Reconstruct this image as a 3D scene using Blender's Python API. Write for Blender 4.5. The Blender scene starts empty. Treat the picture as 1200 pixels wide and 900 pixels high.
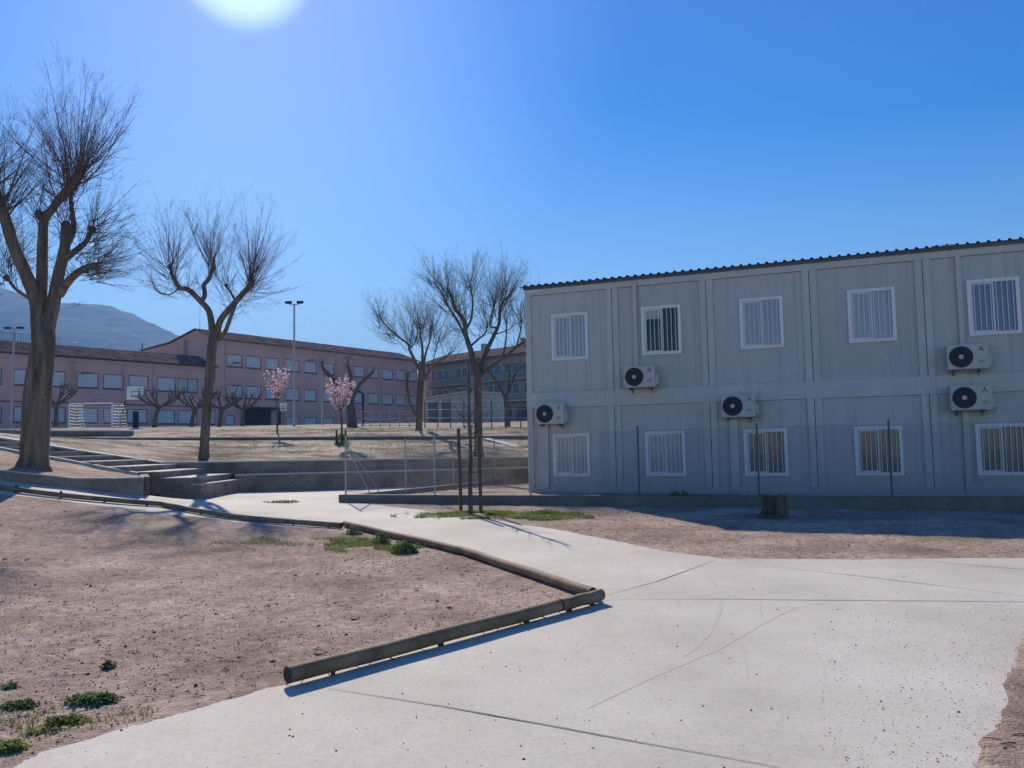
import bpy, math, random
import numpy as np
from mathutils import Vector, Matrix, noise
from mathutils.geometry import delaunay_2d_cdt

scene = bpy.context.scene
col = scene.collection
R = random.Random(7)
rad = math.radians

# ------------------------------------------------------------------ camera
EYE = Vector((0, 0, 1.6))
FPX = 950.0
PITCH = math.atan(72 / 950.0)
ROLL = 0.018
_f = Vector((0, math.cos(PITCH), math.sin(PITCH)))
_r0 = Vector((1, 0, 0)); _u0 = Vector((0, -math.sin(PITCH), math.cos(PITCH)))
_r = _r0 * math.cos(ROLL) - _u0 * math.sin(ROLL)
_u = _u0 * math.cos(ROLL) + _r0 * math.sin(ROLL)
cam_d = bpy.data.cameras.new('camera'); cam = bpy.data.objects.new('camera', cam_d); col.objects.link(cam)
M = Matrix.Identity(4)
for i in range(3):
    M[i][0] = _r[i]; M[i][1] = _u[i]; M[i][2] = -_f[i]; M[i][3] = EYE[i]
cam.matrix_world = M
cam_d.sensor_width = 36; cam_d.lens = 36 * FPX / 1200
cam_d.clip_start = 0.05; cam_d.clip_end = 20000
scene.camera = cam

def ray(px, py):
    return (_f * FPX + _r * (px - 600) - _u * (py - 450)).normalized()

def at(px, py, Y):
    d = ray(px, py); return EYE + d * (Y / d.y)

# ------------------------------------------------------------------ light
sd = ray(285, -54)
SUN_EL = math.asin(sd.z); SUN_AZ = math.atan2(sd.x, sd.y)      # azimuth from +Y towards +X
world = bpy.data.worlds.new('World'); scene.world = world; world.use_nodes = True
nt = world.node_tree; nt.nodes.clear()
out = nt.nodes.new('ShaderNodeOutputWorld'); bg = nt.nodes.new('ShaderNodeBackground')
sky = nt.nodes.new('ShaderNodeTexSky'); sky.sky_type = 'NISHITA'
sky.sun_disc = False; sky.sun_elevation = SUN_EL; sky.sun_rotation = SUN_AZ
sky.altitude = 300; sky.air_density = 1.0; sky.dust_density = 0.12; sky.ozone_density = 2.5
bg.inputs[1].default_value = 0.098
hs = nt.nodes.new('ShaderNodeHueSaturation')
nt.links.new(sky.outputs[0], hs.inputs['Color'])
wtc = nt.nodes.new('ShaderNodeTexCoord'); wsx = nt.nodes.new('ShaderNodeSeparateXYZ'); nt.links.new(wtc.outputs['Generated'], wsx.inputs[0])
def wmap(src, a, b, c, d):
    m_ = nt.nodes.new('ShaderNodeMapRange'); m_.interpolation_type = 'SMOOTHSTEP'
    for i_, v_ in enumerate((a, b, c, d)): m_.inputs[i_ + 1].default_value = v_
    nt.links.new(src, m_.inputs[0]); return m_.outputs[0]
nt.links.new(wmap(wsx.outputs['Z'], 0.0, .5, 1.2, 1.62), hs.inputs['Saturation'])
nt.links.new(wmap(wsx.outputs['Z'], 0.0, .5, .499, .517), hs.inputs['Hue'])
# sun aureole plus lens glare, painted into the sky as disc and halos
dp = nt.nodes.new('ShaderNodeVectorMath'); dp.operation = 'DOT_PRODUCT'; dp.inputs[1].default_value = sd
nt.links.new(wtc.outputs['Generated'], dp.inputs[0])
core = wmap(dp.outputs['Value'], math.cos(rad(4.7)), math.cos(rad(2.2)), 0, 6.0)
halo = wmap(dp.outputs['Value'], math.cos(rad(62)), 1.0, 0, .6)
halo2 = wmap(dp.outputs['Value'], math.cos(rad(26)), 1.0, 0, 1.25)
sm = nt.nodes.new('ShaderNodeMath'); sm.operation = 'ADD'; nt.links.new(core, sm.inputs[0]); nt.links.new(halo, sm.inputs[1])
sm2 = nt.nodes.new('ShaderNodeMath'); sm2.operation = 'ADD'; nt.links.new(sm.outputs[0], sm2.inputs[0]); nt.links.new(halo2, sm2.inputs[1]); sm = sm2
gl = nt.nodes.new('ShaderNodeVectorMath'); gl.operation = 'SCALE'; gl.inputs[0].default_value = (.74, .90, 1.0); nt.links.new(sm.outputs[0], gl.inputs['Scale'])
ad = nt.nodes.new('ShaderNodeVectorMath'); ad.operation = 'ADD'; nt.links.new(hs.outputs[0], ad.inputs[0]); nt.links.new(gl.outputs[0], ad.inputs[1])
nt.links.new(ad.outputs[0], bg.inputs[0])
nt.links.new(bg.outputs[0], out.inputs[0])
sun_d = bpy.data.lights.new('sun', 'SUN'); sun_d.energy = 5.0; sun_d.angle = rad(0.53); sun_d.color = (1.0, 0.89, 0.75)
sun = bpy.data.objects.new('sun', sun_d); col.objects.link(sun)
sun.rotation_euler = sd.to_track_quat('Z', 'Y').to_euler()
vs = scene.view_settings
vs.view_transform = 'Standard'; vs.look = 'None'; vs.gamma = 1; vs.exposure = 0.52; vs.use_curve_mapping = False
scene.cycles.use_denoising = True
scene.cycles.volume_max_steps = 64
scene.cycles.volume_step_rate = 5
scene.cycles.max_bounces = 6
scene.cycles.transparent_max_bounces = 16

# ------------------------------------------------------------------ materials
def mat(name, c, rough=0.85, var=0.12, scale=3.0, bump=0.0, bscale=None, c2=None, spec=0.3, metal=0.0, stretch=None, detail=6, fine=0.0, fm=14, ramp=(.32, .68), trans=0.0):
    m = bpy.data.materials.new(name); m.use_nodes = True
    t = m.node_tree; p = t.nodes['Principled BSDF']
    p.inputs['Roughness'].default_value = rough; p.inputs['Metallic'].default_value = metal
    p.inputs['Specular IOR Level'].default_value = spec
    tc = t.nodes.new('ShaderNodeTexCoord'); mp = t.nodes.new('ShaderNodeMapping')
    if stretch: mp.inputs['Scale'].default_value = stretch
    t.links.new(tc.outputs['Object'], mp.inputs['Vector'])
    n = t.nodes.new('ShaderNodeTexNoise'); n.inputs['Scale'].default_value = scale; n.inputs['Detail'].default_value = detail
    n.inputs['Roughness'].default_value = 0.65
    t.links.new(mp.outputs[0], n.inputs['Vector'])
    cr = t.nodes.new('ShaderNodeValToRGB')
    a = tuple(max(0, x * (1 - var)) for x in c); b = tuple(min(1, x * (1 + var)) for x in (c2 or c))
    cr.color_ramp.elements[0].position = ramp[0]; cr.color_ramp.elements[1].position = ramp[1]
    cr.color_ramp.elements[0].color = (*a, 1); cr.color_ramp.elements[1].color = (*b, 1)
    t.links.new(n.outputs['Fac'], cr.inputs[0])
    last = cr.outputs[0]
    if fine:
        n2 = t.nodes.new('ShaderNodeTexNoise'); n2.inputs['Scale'].default_value = scale * fm; n2.inputs['Detail'].default_value = 4
        t.links.new(mp.outputs[0], n2.inputs['Vector'])
        mr = t.nodes.new('ShaderNodeMapRange'); mr.inputs[1].default_value = .3; mr.inputs[2].default_value = .7
        mr.inputs[3].default_value = 1 - fine; mr.inputs[4].default_value = 1 + fine
        t.links.new(n2.outputs['Fac'], mr.inputs[0])
        mm = t.nodes.new('ShaderNodeVectorMath'); mm.operation = 'SCALE'
        t.links.new(last, mm.inputs[0]); t.links.new(mr.outputs[0], mm.inputs['Scale']); last = mm.outputs[0]
    t.links.new(last, p.inputs['Base Color'])
    if bump:
        nb = t.nodes.new('ShaderNodeTexNoise'); nb.inputs['Scale'].default_value = bscale or scale * 8; nb.inputs['Detail'].default_value = 5
        t.links.new(mp.outputs[0], nb.inputs['Vector'])
        bp = t.nodes.new('ShaderNodeBump'); bp.inputs['Strength'].default_value = 1; bp.inputs['Distance'].default_value = bump
        t.links.new(nb.outputs['Fac'], bp.inputs['Height']); t.links.new(bp.outputs[0], p.inputs['Normal'])
    if trans:
        tb = t.nodes.new('ShaderNodeBsdfTranslucent'); mx = t.nodes.new('ShaderNodeMixShader'); mx.inputs[0].default_value = trans
        t.links.new(last, tb.inputs['Color']); t.links.new(p.outputs[0], mx.inputs[1]); t.links.new(tb.outputs[0], mx.inputs[2])
        t.links.new(mx.outputs[0], t.nodes['Material Output'].inputs['Surface'])
    return m

MT = {}
MT['dirt'] = mat('dirt', (0.27, 0.19, 0.135), 0.95, 0.22, 0.8, 0.018, 48, (0.43, 0.325, 0.25), 0.05, fine=0.30, detail=10)
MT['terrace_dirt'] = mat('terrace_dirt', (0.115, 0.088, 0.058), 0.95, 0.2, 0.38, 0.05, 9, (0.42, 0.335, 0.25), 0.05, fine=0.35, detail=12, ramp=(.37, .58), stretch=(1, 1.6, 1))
MT['far_ground'] = mat('far_ground', (0.30, 0.27, 0.22), 0.95, 0.25, 0.06, 0.0, 9, (0.40, 0.37, 0.31), 0.1)
MT['concrete'] = mat('concrete', (0.515, 0.465, 0.385), 0.85, 0.08, 0.6, 0.0022, 90, (0.595, 0.545, 0.462), 0.15, fine=0.09, fm=60, detail=10)
MT['groove'] = mat('groove', (0.17, 0.16, 0.15), 0.9, 0.2, 5)
MT['tyre_mark'] = mat('tyre_mark', (0.505, 0.463, 0.395), 0.85, 0.05, 12)
MT['step'] = mat('step', (0.42, 0.41, 0.39), 0.85, 0.12, 2, 0.004, 30, fine=.08)
MT['wall_concrete'] = mat('wall_concrete', (0.19, 0.15, 0.11), 0.9, 0.28, 1.2, 0.012, 18, (0.29, 0.235, 0.175), 0.2, fine=0.18, detail=10)
MT['coping'] = mat('coping', (0.46, 0.44, 0.40), 0.85, 0.12, 2, 0.004, 30, fine=.1)
MT['kerb'] = mat('kerb', (0.15, 0.14, 0.12), 0.9, 0.25, 1.8, 0.006, 22, fine=.12)
MT['log'] = mat('log', (0.165, 0.11, 0.06), 0.8, 0.28, 3, 0.004, 26, (0.25, 0.175, 0.105), 0.3, stretch=(1, 1, 1), fine=.2)
MT['log_end'] = mat('log_end', (0.06, 0.05, 0.04), 0.95, 0.4, 20)
MT['bark'] = mat('bark', (0.10, 0.078, 0.058), 0.95, 0.35, 2.2, 0.04, 7, (0.20, 0.155, 0.11), 0.1, stretch=(2.6, 2.6, .35), fine=.3, detail=10)
MT['bark_dark'] = mat('bark_dark', (0.085, 0.072, 0.058), 0.95, 0.3, 3, 0.02, 8, (0.13, 0.11, 0.085), 0.1, stretch=(2.6, 2.6, .5), fine=.25)
MT['twig'] = mat('twig', (0.14, 0.10, 0.085), 0.9, 0.25, 2, spec=0.1)
MT['twig_olive'] = mat('twig_olive', (0.15, 0.125, 0.07), 0.9, 0.25, 2, spec=0.1)
MT['cabin'] = mat('cabin', (0.47, 0.462, 0.435), 0.55, 0.045, 2.2, 0, None, None, 0.35, stretch=(1.5, 1, .22), fine=.025)
MT['cabin_frame'] = mat('cabin_frame', (0.495, 0.487, 0.458), 0.5, 0.06, 1.8, 0, None, None, 0.4, stretch=(1.5, 1, .4), fine=.03)
MT['seam'] = mat('seam', (0.05, 0.05, 0.05), 0.9, 0.1, 3)
MT['white'] = mat('white_frame', (0.72, 0.72, 0.72), 0.4, 0.02, 3, spec=0.5)
MT['blind'] = mat('blind', (0.42, 0.45, 0.42), 0.7, 0.06, 2)
MT['curtain'] = mat('curtain', (0.36, 0.33, 0.20), 0.9, 0.35, 3, stretch=(14, 1, .5))
MT['roof_metal'] = mat('roof_metal', (0.05, 0.055, 0.065), 0.4, 0.15, 2, spec=0.5)
MT['ac_body'] = mat('ac_body', (0.47, 0.46, 0.43), 0.5, 0.04, 3, spec=0.4)
MT['ac_dark'] = mat('ac_dark', (0.035, 0.038, 0.045), 0.6, 0.1, 5)
MT['logo'] = mat('logo', (0.03, 0.03, 0.035), 0.5, 0.05, 5)
MT['galv'] = mat('galv', (0.36, 0.37, 0.37), 0.45, 0.1, 6, spec=0.5, metal=0.5)
MT['galv_dark'] = mat('galv_dark', (0.10, 0.105, 0.11), 0.6, 0.1, 6, spec=0.4)
MT['pink'] = mat('pink_wall', (0.66, 0.375, 0.315), 0.9, 0.07, 0.5, 0.004, 4, None, 0.2, fine=.06)
MT['pink_trim'] = mat('pink_trim', (0.50, 0.36, 0.30), 0.8, 0.06, 1)
MT['shutter'] = mat('shutter', (0.60, 0.60, 0.60), 0.6, 0.06, 0.6, spec=0.3)
MT['win_frame'] = mat('win_frame', (0.17, 0.10, 0.085), 0.7, 0.1, 1)
MT['tiles'] = mat('roof_tiles', (0.085, 0.06, 0.052), 1.0, 0.35, 1.2, 0.03, 5, (0.17, 0.12, 0.10), 0.0, fine=.3)
MT['dark_void'] = mat('dark_opening', (0.03, 0.03, 0.035), 0.7, 0.2, 1)
MT['tan'] = mat('tan_wall', (0.36, 0.305, 0.24), 0.9, 0.1, 0.4, fine=.06)
MT['pale'] = mat('pale_wall', (0.36, 0.34, 0.30), 0.9, 0.08, 0.4, fine=.05)
MT['paint_white'] = mat('paint_white', (0.78, 0.78, 0.77), 0.45, 0.04, 3)
MT['paint_dark'] = mat('paint_dark', (0.02, 0.035, 0.04), 0.95, 0.1, 3, spec=0.05)
MT['pole_grey'] = mat('pole_grey', (0.36, 0.36, 0.35), 0.5, 0.06, 3, spec=0.4)
MT['board'] = mat('backboard', (0.74, 0.73, 0.70), 0.5, 0.05, 3)
MT['stake'] = mat('stake', (0.13, 0.085, 0.055), 0.9, 0.25, 6, 0.004, 20)
MT['petal'] = mat('petal', (0.84, 0.60, 0.66), 0.7, 0.10, 6, 0, None, (0.90, 0.78, 0.80), trans=.4)
MT['grass'] = mat('grass', (0.11, 0.15, 0.04), 0.9, 0.35, 2.5, 0, None, (0.19, 0.23, 0.07), 0.15, trans=.5)
MT['leaf'] = mat('leaf', (0.06, 0.115, 0.03), 0.7, 0.35, 4, 0, None, (0.11, 0.17, 0.05), 0.2, trans=.45)
MT['pebble'] = mat('pebble', (0.24, 0.18, 0.15), 0.9, 0.4, 9, 0, None, (0.36, 0.29, 0.25))
MT['debris'] = mat('debris', (0.045, 0.035, 0.03), 0.9, 0.3, 9)
MT['stump'] = mat('stump', (0.05, 0.036, 0.027), 0.95, 0.4, 4, 0.03, 9, (0.11, 0.08, 0.06), stretch=(3, 3, .6), fine=.3)
MT['stump_top'] = mat('stump_top', (0.34, 0.26, 0.19), 0.9, 0.3, 8, 0.01, 30, fine=.2)
MT['hill'] = mat('hill', (0.010, 0.014, 0.010), 0.95, 0.3, 0.02, 0, None, (0.05, 0.05, 0.032), 0.05, fine=.25)
MT['joint_grey'] = mat('joint_grey', (0.34, 0.34, 0.33), 0.8, 0.05, 3)
MT['litter'] = mat('litter', (0.10, 0.065, 0.035), 0.9, 0.5, 12, 0, None, (0.26, 0.19, 0.11))
MT['green_sign'] = mat('green_sticker', (0.10, 0.30, 0.24), 0.6, 0.1, 4)

def cabin_variation(m):
    t = m.node_tree; p = t.nodes['Principled BSDF']; src = p.inputs['Base Color'].links[0].from_socket
    tc = t.nodes.new('ShaderNodeTexCoord'); sx = t.nodes.new('ShaderNodeSeparateXYZ'); t.links.new(tc.outputs['Object'], sx.inputs[0])
    def mth(op, a, b=None):
        n = t.nodes.new('ShaderNodeMath'); n.operation = op
        for i, v in enumerate((a, b)):
            if v is None: continue
            if isinstance(v, (int, float)): n.inputs[i].default_value = v
            else: t.links.new(v, n.inputs[i])
        return n.outputs[0]
    cell = mth('ADD', mth('FLOOR', mth('DIVIDE', sx.outputs['X'], 2.44)), mth('MULTIPLY', mth('FLOOR', mth('DIVIDE', sx.outputs['Z'], 2.75)), 17.0))
    wn = t.nodes.new('ShaderNodeTexWhiteNoise'); wn.noise_dimensions = '1D'; t.links.new(cell, wn.inputs['W'])
    f1 = mth('ADD', mth('MULTIPLY', wn.outputs['Value'], .07), .965)
    ns = t.nodes.new('ShaderNodeTexNoise'); ns.inputs['Scale'].default_value = 3.0; ns.inputs['Detail'].default_value = 7
    mp = t.nodes.new('ShaderNodeMapping'); mp.inputs['Scale'].default_value = (2.5, 1, .12); t.links.new(tc.outputs['Object'], mp.inputs[0]); t.links.new(mp.outputs[0], ns.inputs['Vector'])
    streak = mth('SUBTRACT', 1.0, mth('MULTIPLY', mth('MAXIMUM', mth('SUBTRACT', ns.outputs['Fac'], .56), 0.0), 1.1))
    gr = t.nodes.new('ShaderNodeMapRange'); gr.inputs[1].default_value = 0.0; gr.inputs[2].default_value = .7; gr.inputs[3].default_value = .80; gr.inputs[4].default_value = 1.0
    z2 = mth('ADD', sx.outputs['Z'], mth('MULTIPLY', mth('SUBTRACT', ns.outputs['Fac'], .5), 1.2)); t.links.new(z2, gr.inputs[0])
    k = mth('MULTIPLY', mth('MULTIPLY', f1, streak), gr.outputs[0])
    sc = t.nodes.new('ShaderNodeVectorMath'); sc.operation = 'SCALE'; t.links.new(src, sc.inputs[0]); t.links.new(k, sc.inputs['Scale']); t.links.new(sc.outputs[0], p.inputs['Base Color'])
cabin_variation(MT['cabin']); cabin_variation(MT['cabin_frame'])

def glass(name, c, rough):
    m = bpy.data.materials.new(name); m.use_nodes = True
    p = m.node_tree.nodes['Principled BSDF']
    p.inputs['Base Color'].default_value = (*c, 1); p.inputs['Roughness'].default_value = rough
    p.inputs['Specular IOR Level'].default_value = 0.5
    t = m.node_tree; n = t.nodes.new('ShaderNodeTexNoise'); n.inputs['Scale'].default_value = 1.3
    b = t.nodes.new('ShaderNodeBump'); b.inputs['Distance'].default_value = 0.004
    tc = t.nodes.new('ShaderNodeTexCoord'); t.links.new(tc.outputs['Object'], n.inputs['Vector'])
    t.links.new(n.outputs['Fac'], b.inputs['Height']); t.links.new(b.outputs[0], p.inputs['Normal'])
    return m
MT['glass'] = glass('glass_dark', (0.012, 0.016, 0.022), 0.03)
MT['glass_blind_refl'] = glass('glass_blind_reflection', (0.36, 0.40, 0.41), 0.06)  # pane colour blends closed blinds with a pale reflection painted in
MT['glass_blue'] = glass('glass_blue', (0.14, 0.20, 0.28), 0.05)
MT['glass_yellow'] = glass('glass_over_curtain', (0.14, 0.145, 0.125), 0.06)

# ------------------------------------------------------------------ helpers
def tag(o, label=None, cat=None, group=None, kind=None):
    if label: o['label'] = label
    if cat: o['category'] = cat
    if group: o['group'] = group
    if kind: o['kind'] = kind
    return o

def empty(name, loc, rz=0.0, label=None, cat=None, group=None):
    o = bpy.data.objects.new(name, None); o.empty_display_size = .2
    o.location = loc; o.rotation_euler = (0, 0, rz); col.objects.link(o)
    return tag(o, label, cat, group)

def origin_of(parent):
    v = Vector((0, 0, 0)); p = parent
    while p is not None:
        v += Vector(p.location); p = p.parent
    return v

class MB:
    def __init__(s): s.v = []; s.f = []
    def add(s, vs, fs):
        n = len(s.v); s.v.extend([tuple(v) for v in vs]); s.f.extend([tuple(i + n for i in f) for f in fs])
    def box(s, x0, x1, y0, y1, z0, z1):
        s.add([(x0, y0, z0), (x1, y0, z0), (x1, y1, z0), (x0, y1, z0), (x0, y0, z1), (x1, y0, z1), (x1, y1, z1), (x0, y1, z1)],
              [(0, 3, 2, 1), (4, 5, 6, 7), (0, 1, 5, 4), (1, 2, 6, 5), (2, 3, 7, 6), (3, 0, 4, 7)])
    def tube(s, pts, rs, n=8, caps=True):
        pts = [Vector(p) for p in pts]
        if not isinstance(rs, (list, tuple)): rs = [rs] * len(pts)
        base = len(s.v); ref = None
        for i, p in enumerate(pts):
            d = (pts[min(i + 1, len(pts) - 1)] - pts[max(i - 1, 0)])
            if d.length < 1e-9: d = Vector((0, 0, 1))
            d.normalize()
            if ref is None:
                ref = Vector((1, 0, 0)) if abs(d.x) < .8 else Vector((0, 1, 0))
            a = (ref - d * ref.dot(d))
            if a.length < 1e-6: a = d.orthogonal()
            a.normalize(); b = d.cross(a); ref = a
            for k in range(n):
                t = 2 * math.pi * k / n
                q = p + (a * math.cos(t) + b * math.sin(t)) * rs[i]
                s.v.append((q.x, q.y, q.z))
        for i in range(len(pts) - 1):
            for k in range(n):
                k2 = (k + 1) % n
                s.f.append((base + i * n + k, base + i * n + k2, base + (i + 1) * n + k2, base + (i + 1) * n + k))
        if caps:
            s.f.append(tuple(base + k for k in reversed(range(n))))
            s.f.append(tuple(base + (len(pts) - 1) * n + k for k in range(n)))
    def strip(s, quads):
        for q in quads: s.add(q, [tuple(range(len(q)))])
    def build(s, name, m, parent=None, smooth=False, extra=None):
        me = bpy.data.meshes.new(name)
        vs_ = s.v
        if parent is not None and not getattr(s, 'local', False):
            o0 = origin_of(parent); vs_ = [(a - o0.x, b - o0.y, c - o0.z) for a, b, c in s.v]
        me.from_pydata(vs_, [], s.f); me.update()
        me.materials.append(MT[m] if isinstance(m, str) else m)
        if smooth: me.polygons.foreach_set('use_smooth', [True] * len(me.polygons))
        o = bpy.data.objects.new(name, me); col.objects.link(o)
        if parent is not None: o.parent = parent
        return o

def L():                       # a builder whose coordinates are already local to the parent
    b = MB(); b.local = True; return b

def copy_tree(o, parent=None):
    c = o.copy(); col.objects.link(c); c.parent = parent
    for ch in list(o.children): copy_tree(ch, c)
    return c

def sstep(a, b, x):
    t = max(0.0, min(1.0, (x - a) / (b - a))); return t * t * (3 - 2 * t)

# ------------------------------------------------------------------ terrain height
def G(x, y):
    b = 0.0155 * min(y, 22.0)
    if x < -4:
        q = -x - 4
        a = 0.017 * q * q if q < 9 else 0.017 * 81 + 0.10 * (q - 9)
        a *= 1 - 0.85 * sstep(18.4, 20.6, y)
        a *= sstep(4, 13, y) * 0.75 + 0.25
        b += a
    return b

def gp(px, py, h=0.0):
    d = ray(px, py); t = 1.0; st = .05; last = 1
    while t < 400:
        p = EYE + d * t
        if p.z <= G(p.x, p.y) + h: break
        t += st; st *= 1.004
    lo, hi = t - st, t
    for _ in range(30):
        m = (lo + hi) / 2; p = EYE + d * m
        if p.z <= G(p.x, p.y) + h: hi = m
        else: lo = m
    return EYE + d * hi

# ------------------------------------------------------------------ path outline
def xy(v): return (v[0], v[1])
near_b = [xy(gp(*p)) for p in [(46, 882), (142, 854), (240, 827), (334, 802)]]
logA0 = gp(337, 791.5, .074); logA1 = gp(702.5, 697.5, .074)
run = [gp(*p) for p in [(686, 697), (640, 682), (545, 650), (470, 629), (408, 618), (398, 621), (330, 617), (240, 607), (150, 596), (60, 585), (0, 579)]]
run_xy = [xy(p) for p in run]
dA = (logA1 - logA0).normalized()
edgeA = [xy(logA0.lerp(logA1, t) + Vector((-dA.y, dA.x, 0)) * 0.10) for t in (0.05, .5, .88)]
BED = [(-8.35, 18.5), (-9.7, 18.0), (-10.9, 17.15), (-14.0, 15.6), (-20, 13.5)]
back_b = [xy(gp(*p)) for p in [(404, 588), (470, 595), (530, 603), (600, 613), (655, 621), (700, 630), (780, 646), (850, 655), (1000, 656), (1200, 654)]]
PATH = [(-4.6, -4.0), (-2.9, 0.5)] + near_b + edgeA + run_xy + [(-15.5, 14.4), (-20, 12.6), (-20, 13.6)] \
    + list(reversed(BED))[1:] + [(-9.75, 20.85), (-8.05, 20.97), (-8.05, 24.3), (0.4, 27.9), (2.4, 28.6), (-0.2, 27.2), (-1.55, 24.3), (-2.75, 21.9), (-4.1, 19.75)] \
    + back_b + [(14, 10.4), (22, 9.5), (22, 5.5), (9.0, 6.3)] + [xy(gp(*p)) for p in [(1206, 738), (1198, 765), (1184, 785), (1178, 806), (1184, 828), (1172, 850), (1160, 872), (1150, 900)]] + [(2.2, 2.0), (2.4, -4.0)]

def inside(x, y, P):
    c = False; n = len(P); j = n - 1
    for i in range(n):
        xi, yi = P[i]; xj, yj = P[j]
        if (yi > y) != (yj > y) and x < (xj - xi) * (y - yi) / (yj - yi) + xi: c = not c
        j = i
    return c

def seg_d(px, py, a, b):
    vx, vy = b[0] - a[0], b[1] - a[1]; l = vx * vx + vy * vy
    t = max(0, min(1, ((px - a[0]) * vx + (py - a[1]) * vy) / l)) if l else 0
    return math.hypot(px - a[0] - t * vx, py - a[1] - t * vy)

def densify(P, step, wob):
    out_ = []
    for i in range(len(P)):
        a, b = P[i], P[(i + 1) % len(P)]; d = math.hypot(b[0] - a[0], b[1] - a[1]); k = max(1, int(d / step))
        for j in range(k):
            t = j / k; x = a[0] + (b[0] - a[0]) * t; y = a[1] + (b[1] - a[1]) * t
            w = wob * (1 if x > -8 else .3)
            out_.append((x + w * noise.noise(Vector((x * 2.1, y * 2.1, 3))) + .4 * w * noise.noise(Vector((x * 9, y * 9, 3))), y + w * noise.noise(Vector((x * 2.1, y * 2.1, 9))) + .4 * w * noise.noise(Vector((x * 9, y * 9, 9)))))
    return out_
PATHW = densify(PATH, .10, .05)
def np_inside(X, Y_, P):
    c = np.zeros(X.shape, bool)
    for i in range(len(P)):
        (xi, yi), (xj, yj) = P[i], P[i - 1]
        if yi == yj: continue
        m = ((yi > Y_) != (yj > Y_)) & (X < (xj - xi) * (Y_ - yi) / (yj - yi) + xi)
        c ^= m
    return c

def cdt_sheet(name, P, step, zf, m, y_lo=-1e9, wob=0.0):
    pts = []
    n = len(P)
    for i in range(n):
        a, b = P[i], P[(i + 1) % n]; d = math.hypot(b[0] - a[0], b[1] - a[1]); k = max(1, int(d / (step if not wob else .12)))
        for j in range(k):
            t = j / k; x = a[0] + (b[0] - a[0]) * t; y = a[1] + (b[1] - a[1]) * t
            if wob: x += wob * noise.noise(Vector((x * 2.1, y * 2.1, 3))) ; y += wob * noise.noise(Vector((x * 2.1, y * 2.1, 9)))
            pts.append(Vector((x, y)))
    nb = len(pts)
    xs = [p.x for p in pts]; ys = [p.y for p in pts]
    bp = [(p.x, p.y) for p in pts]
    gx = min(xs) + step / 2
    while gx < max(xs):
        gy = min(ys) + step / 2
        while gy < max(ys):
            if inside(gx, gy, bp): pts.append(Vector((gx + .001 * math.sin(gy * 9), gy)))
            gy += step
        gx += step
    v, e, f, *_ = delaunay_2d_cdt(pts, [(i, (i + 1) % nb) for i in range(nb)], [list(range(nb))], 1, 1e-5)
    mb = MB(); mb.v = [(p.x, p.y, zf(p.x, p.y)) for p in v]; mb.f = [tuple(t) for t in f]
    return mb.build(name, m)

# ------------------------------------------------------------------ ground
def ridge_noise(x, y):
    p = Vector((x, y, 0))
    return 0.012 * noise.noise(p * 2.2) + 0.010 * noise.noise(p * 6.5) + 0.007 * noise.noise(p * 17)

def pdist(X, Y_, P):
    D = np.full(X.shape, 1e9)
    for i in range(len(P)):
        (ax, ay), (bx, by) = P[i], P[(i + 1) % len(P)]
        vx, vy = bx - ax, by - ay; l = vx * vx + vy * vy
        t = np.clip(((X - ax) * vx + (Y_ - ay) * vy) / l, 0, 1)
        D = np.minimum(D, np.hypot(X - ax - t * vx, Y_ - ay - t * vy))
    return D

def make_ground():
    xs = [-1800, -1200, -600, -250, -120, -70, -45, -32, -26]
    x = -22
    while x < 22: xs.append(x); x += .085
    xs += [22, 26, 34, 60, 120, 300, 800, 1800]
    ys = [-90, -60, -40, -12, -5, -1]
    y = 2.0
    while y < 20: ys.append(y); y += max(.045, .0085 * y)
    while y < 30: ys.append(y); y += .5
    ys += [31, 34, 40, 60, 100, 200, 500, 1000, 2100]
    V = []; nx = len(xs)
    bb = [(min(p[0] for p in PATH), max(p[0] for p in PATH)), (min(p[1] for p in PATH), max(p[1] for p in PATH))]
    GX, GY = np.meshgrid(np.array(xs, float), np.array(ys, float)); DD = pdist(GX, GY, PATHW); II = np_inside(GX, GY, PATHW)
    for jy, y in enumerate(ys):
        for ix, x in enumerate(xs):
            dd = DD[jy, ix]
            z = G(max(x, -24), y)
            if y < 20.5 and abs(x) < 22 and y > 1.9:
                ins = II[jy, ix]
                if ins: z += min(1, dd / .25) * -.045 + .4 * ridge_noise(x, y) + .007
                else: z += ridge_noise(x, y) * (.35 + .65 * min(1, dd / .3)) + .008 * (1 - min(1, dd / .3))
            elif II[jy, ix]: z -= .045
            V.append((x, y, z))
    F = []
    for j in range(len(ys) - 1):
        for i in range(nx - 1):
            a = j * nx + i; F.append((a, a + 1, a + nx + 1, a + nx))
    mb = MB(); mb.v = V; mb.f = F
    o = mb.build('ground', 'dirt', smooth=True); tag(o, kind='structure')
make_ground()
path = cdt_sheet('path', PATHW, 0.45, lambda x, y: G(x, y) + .004, 'concrete')
tag(path, kind='structure')

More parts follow.
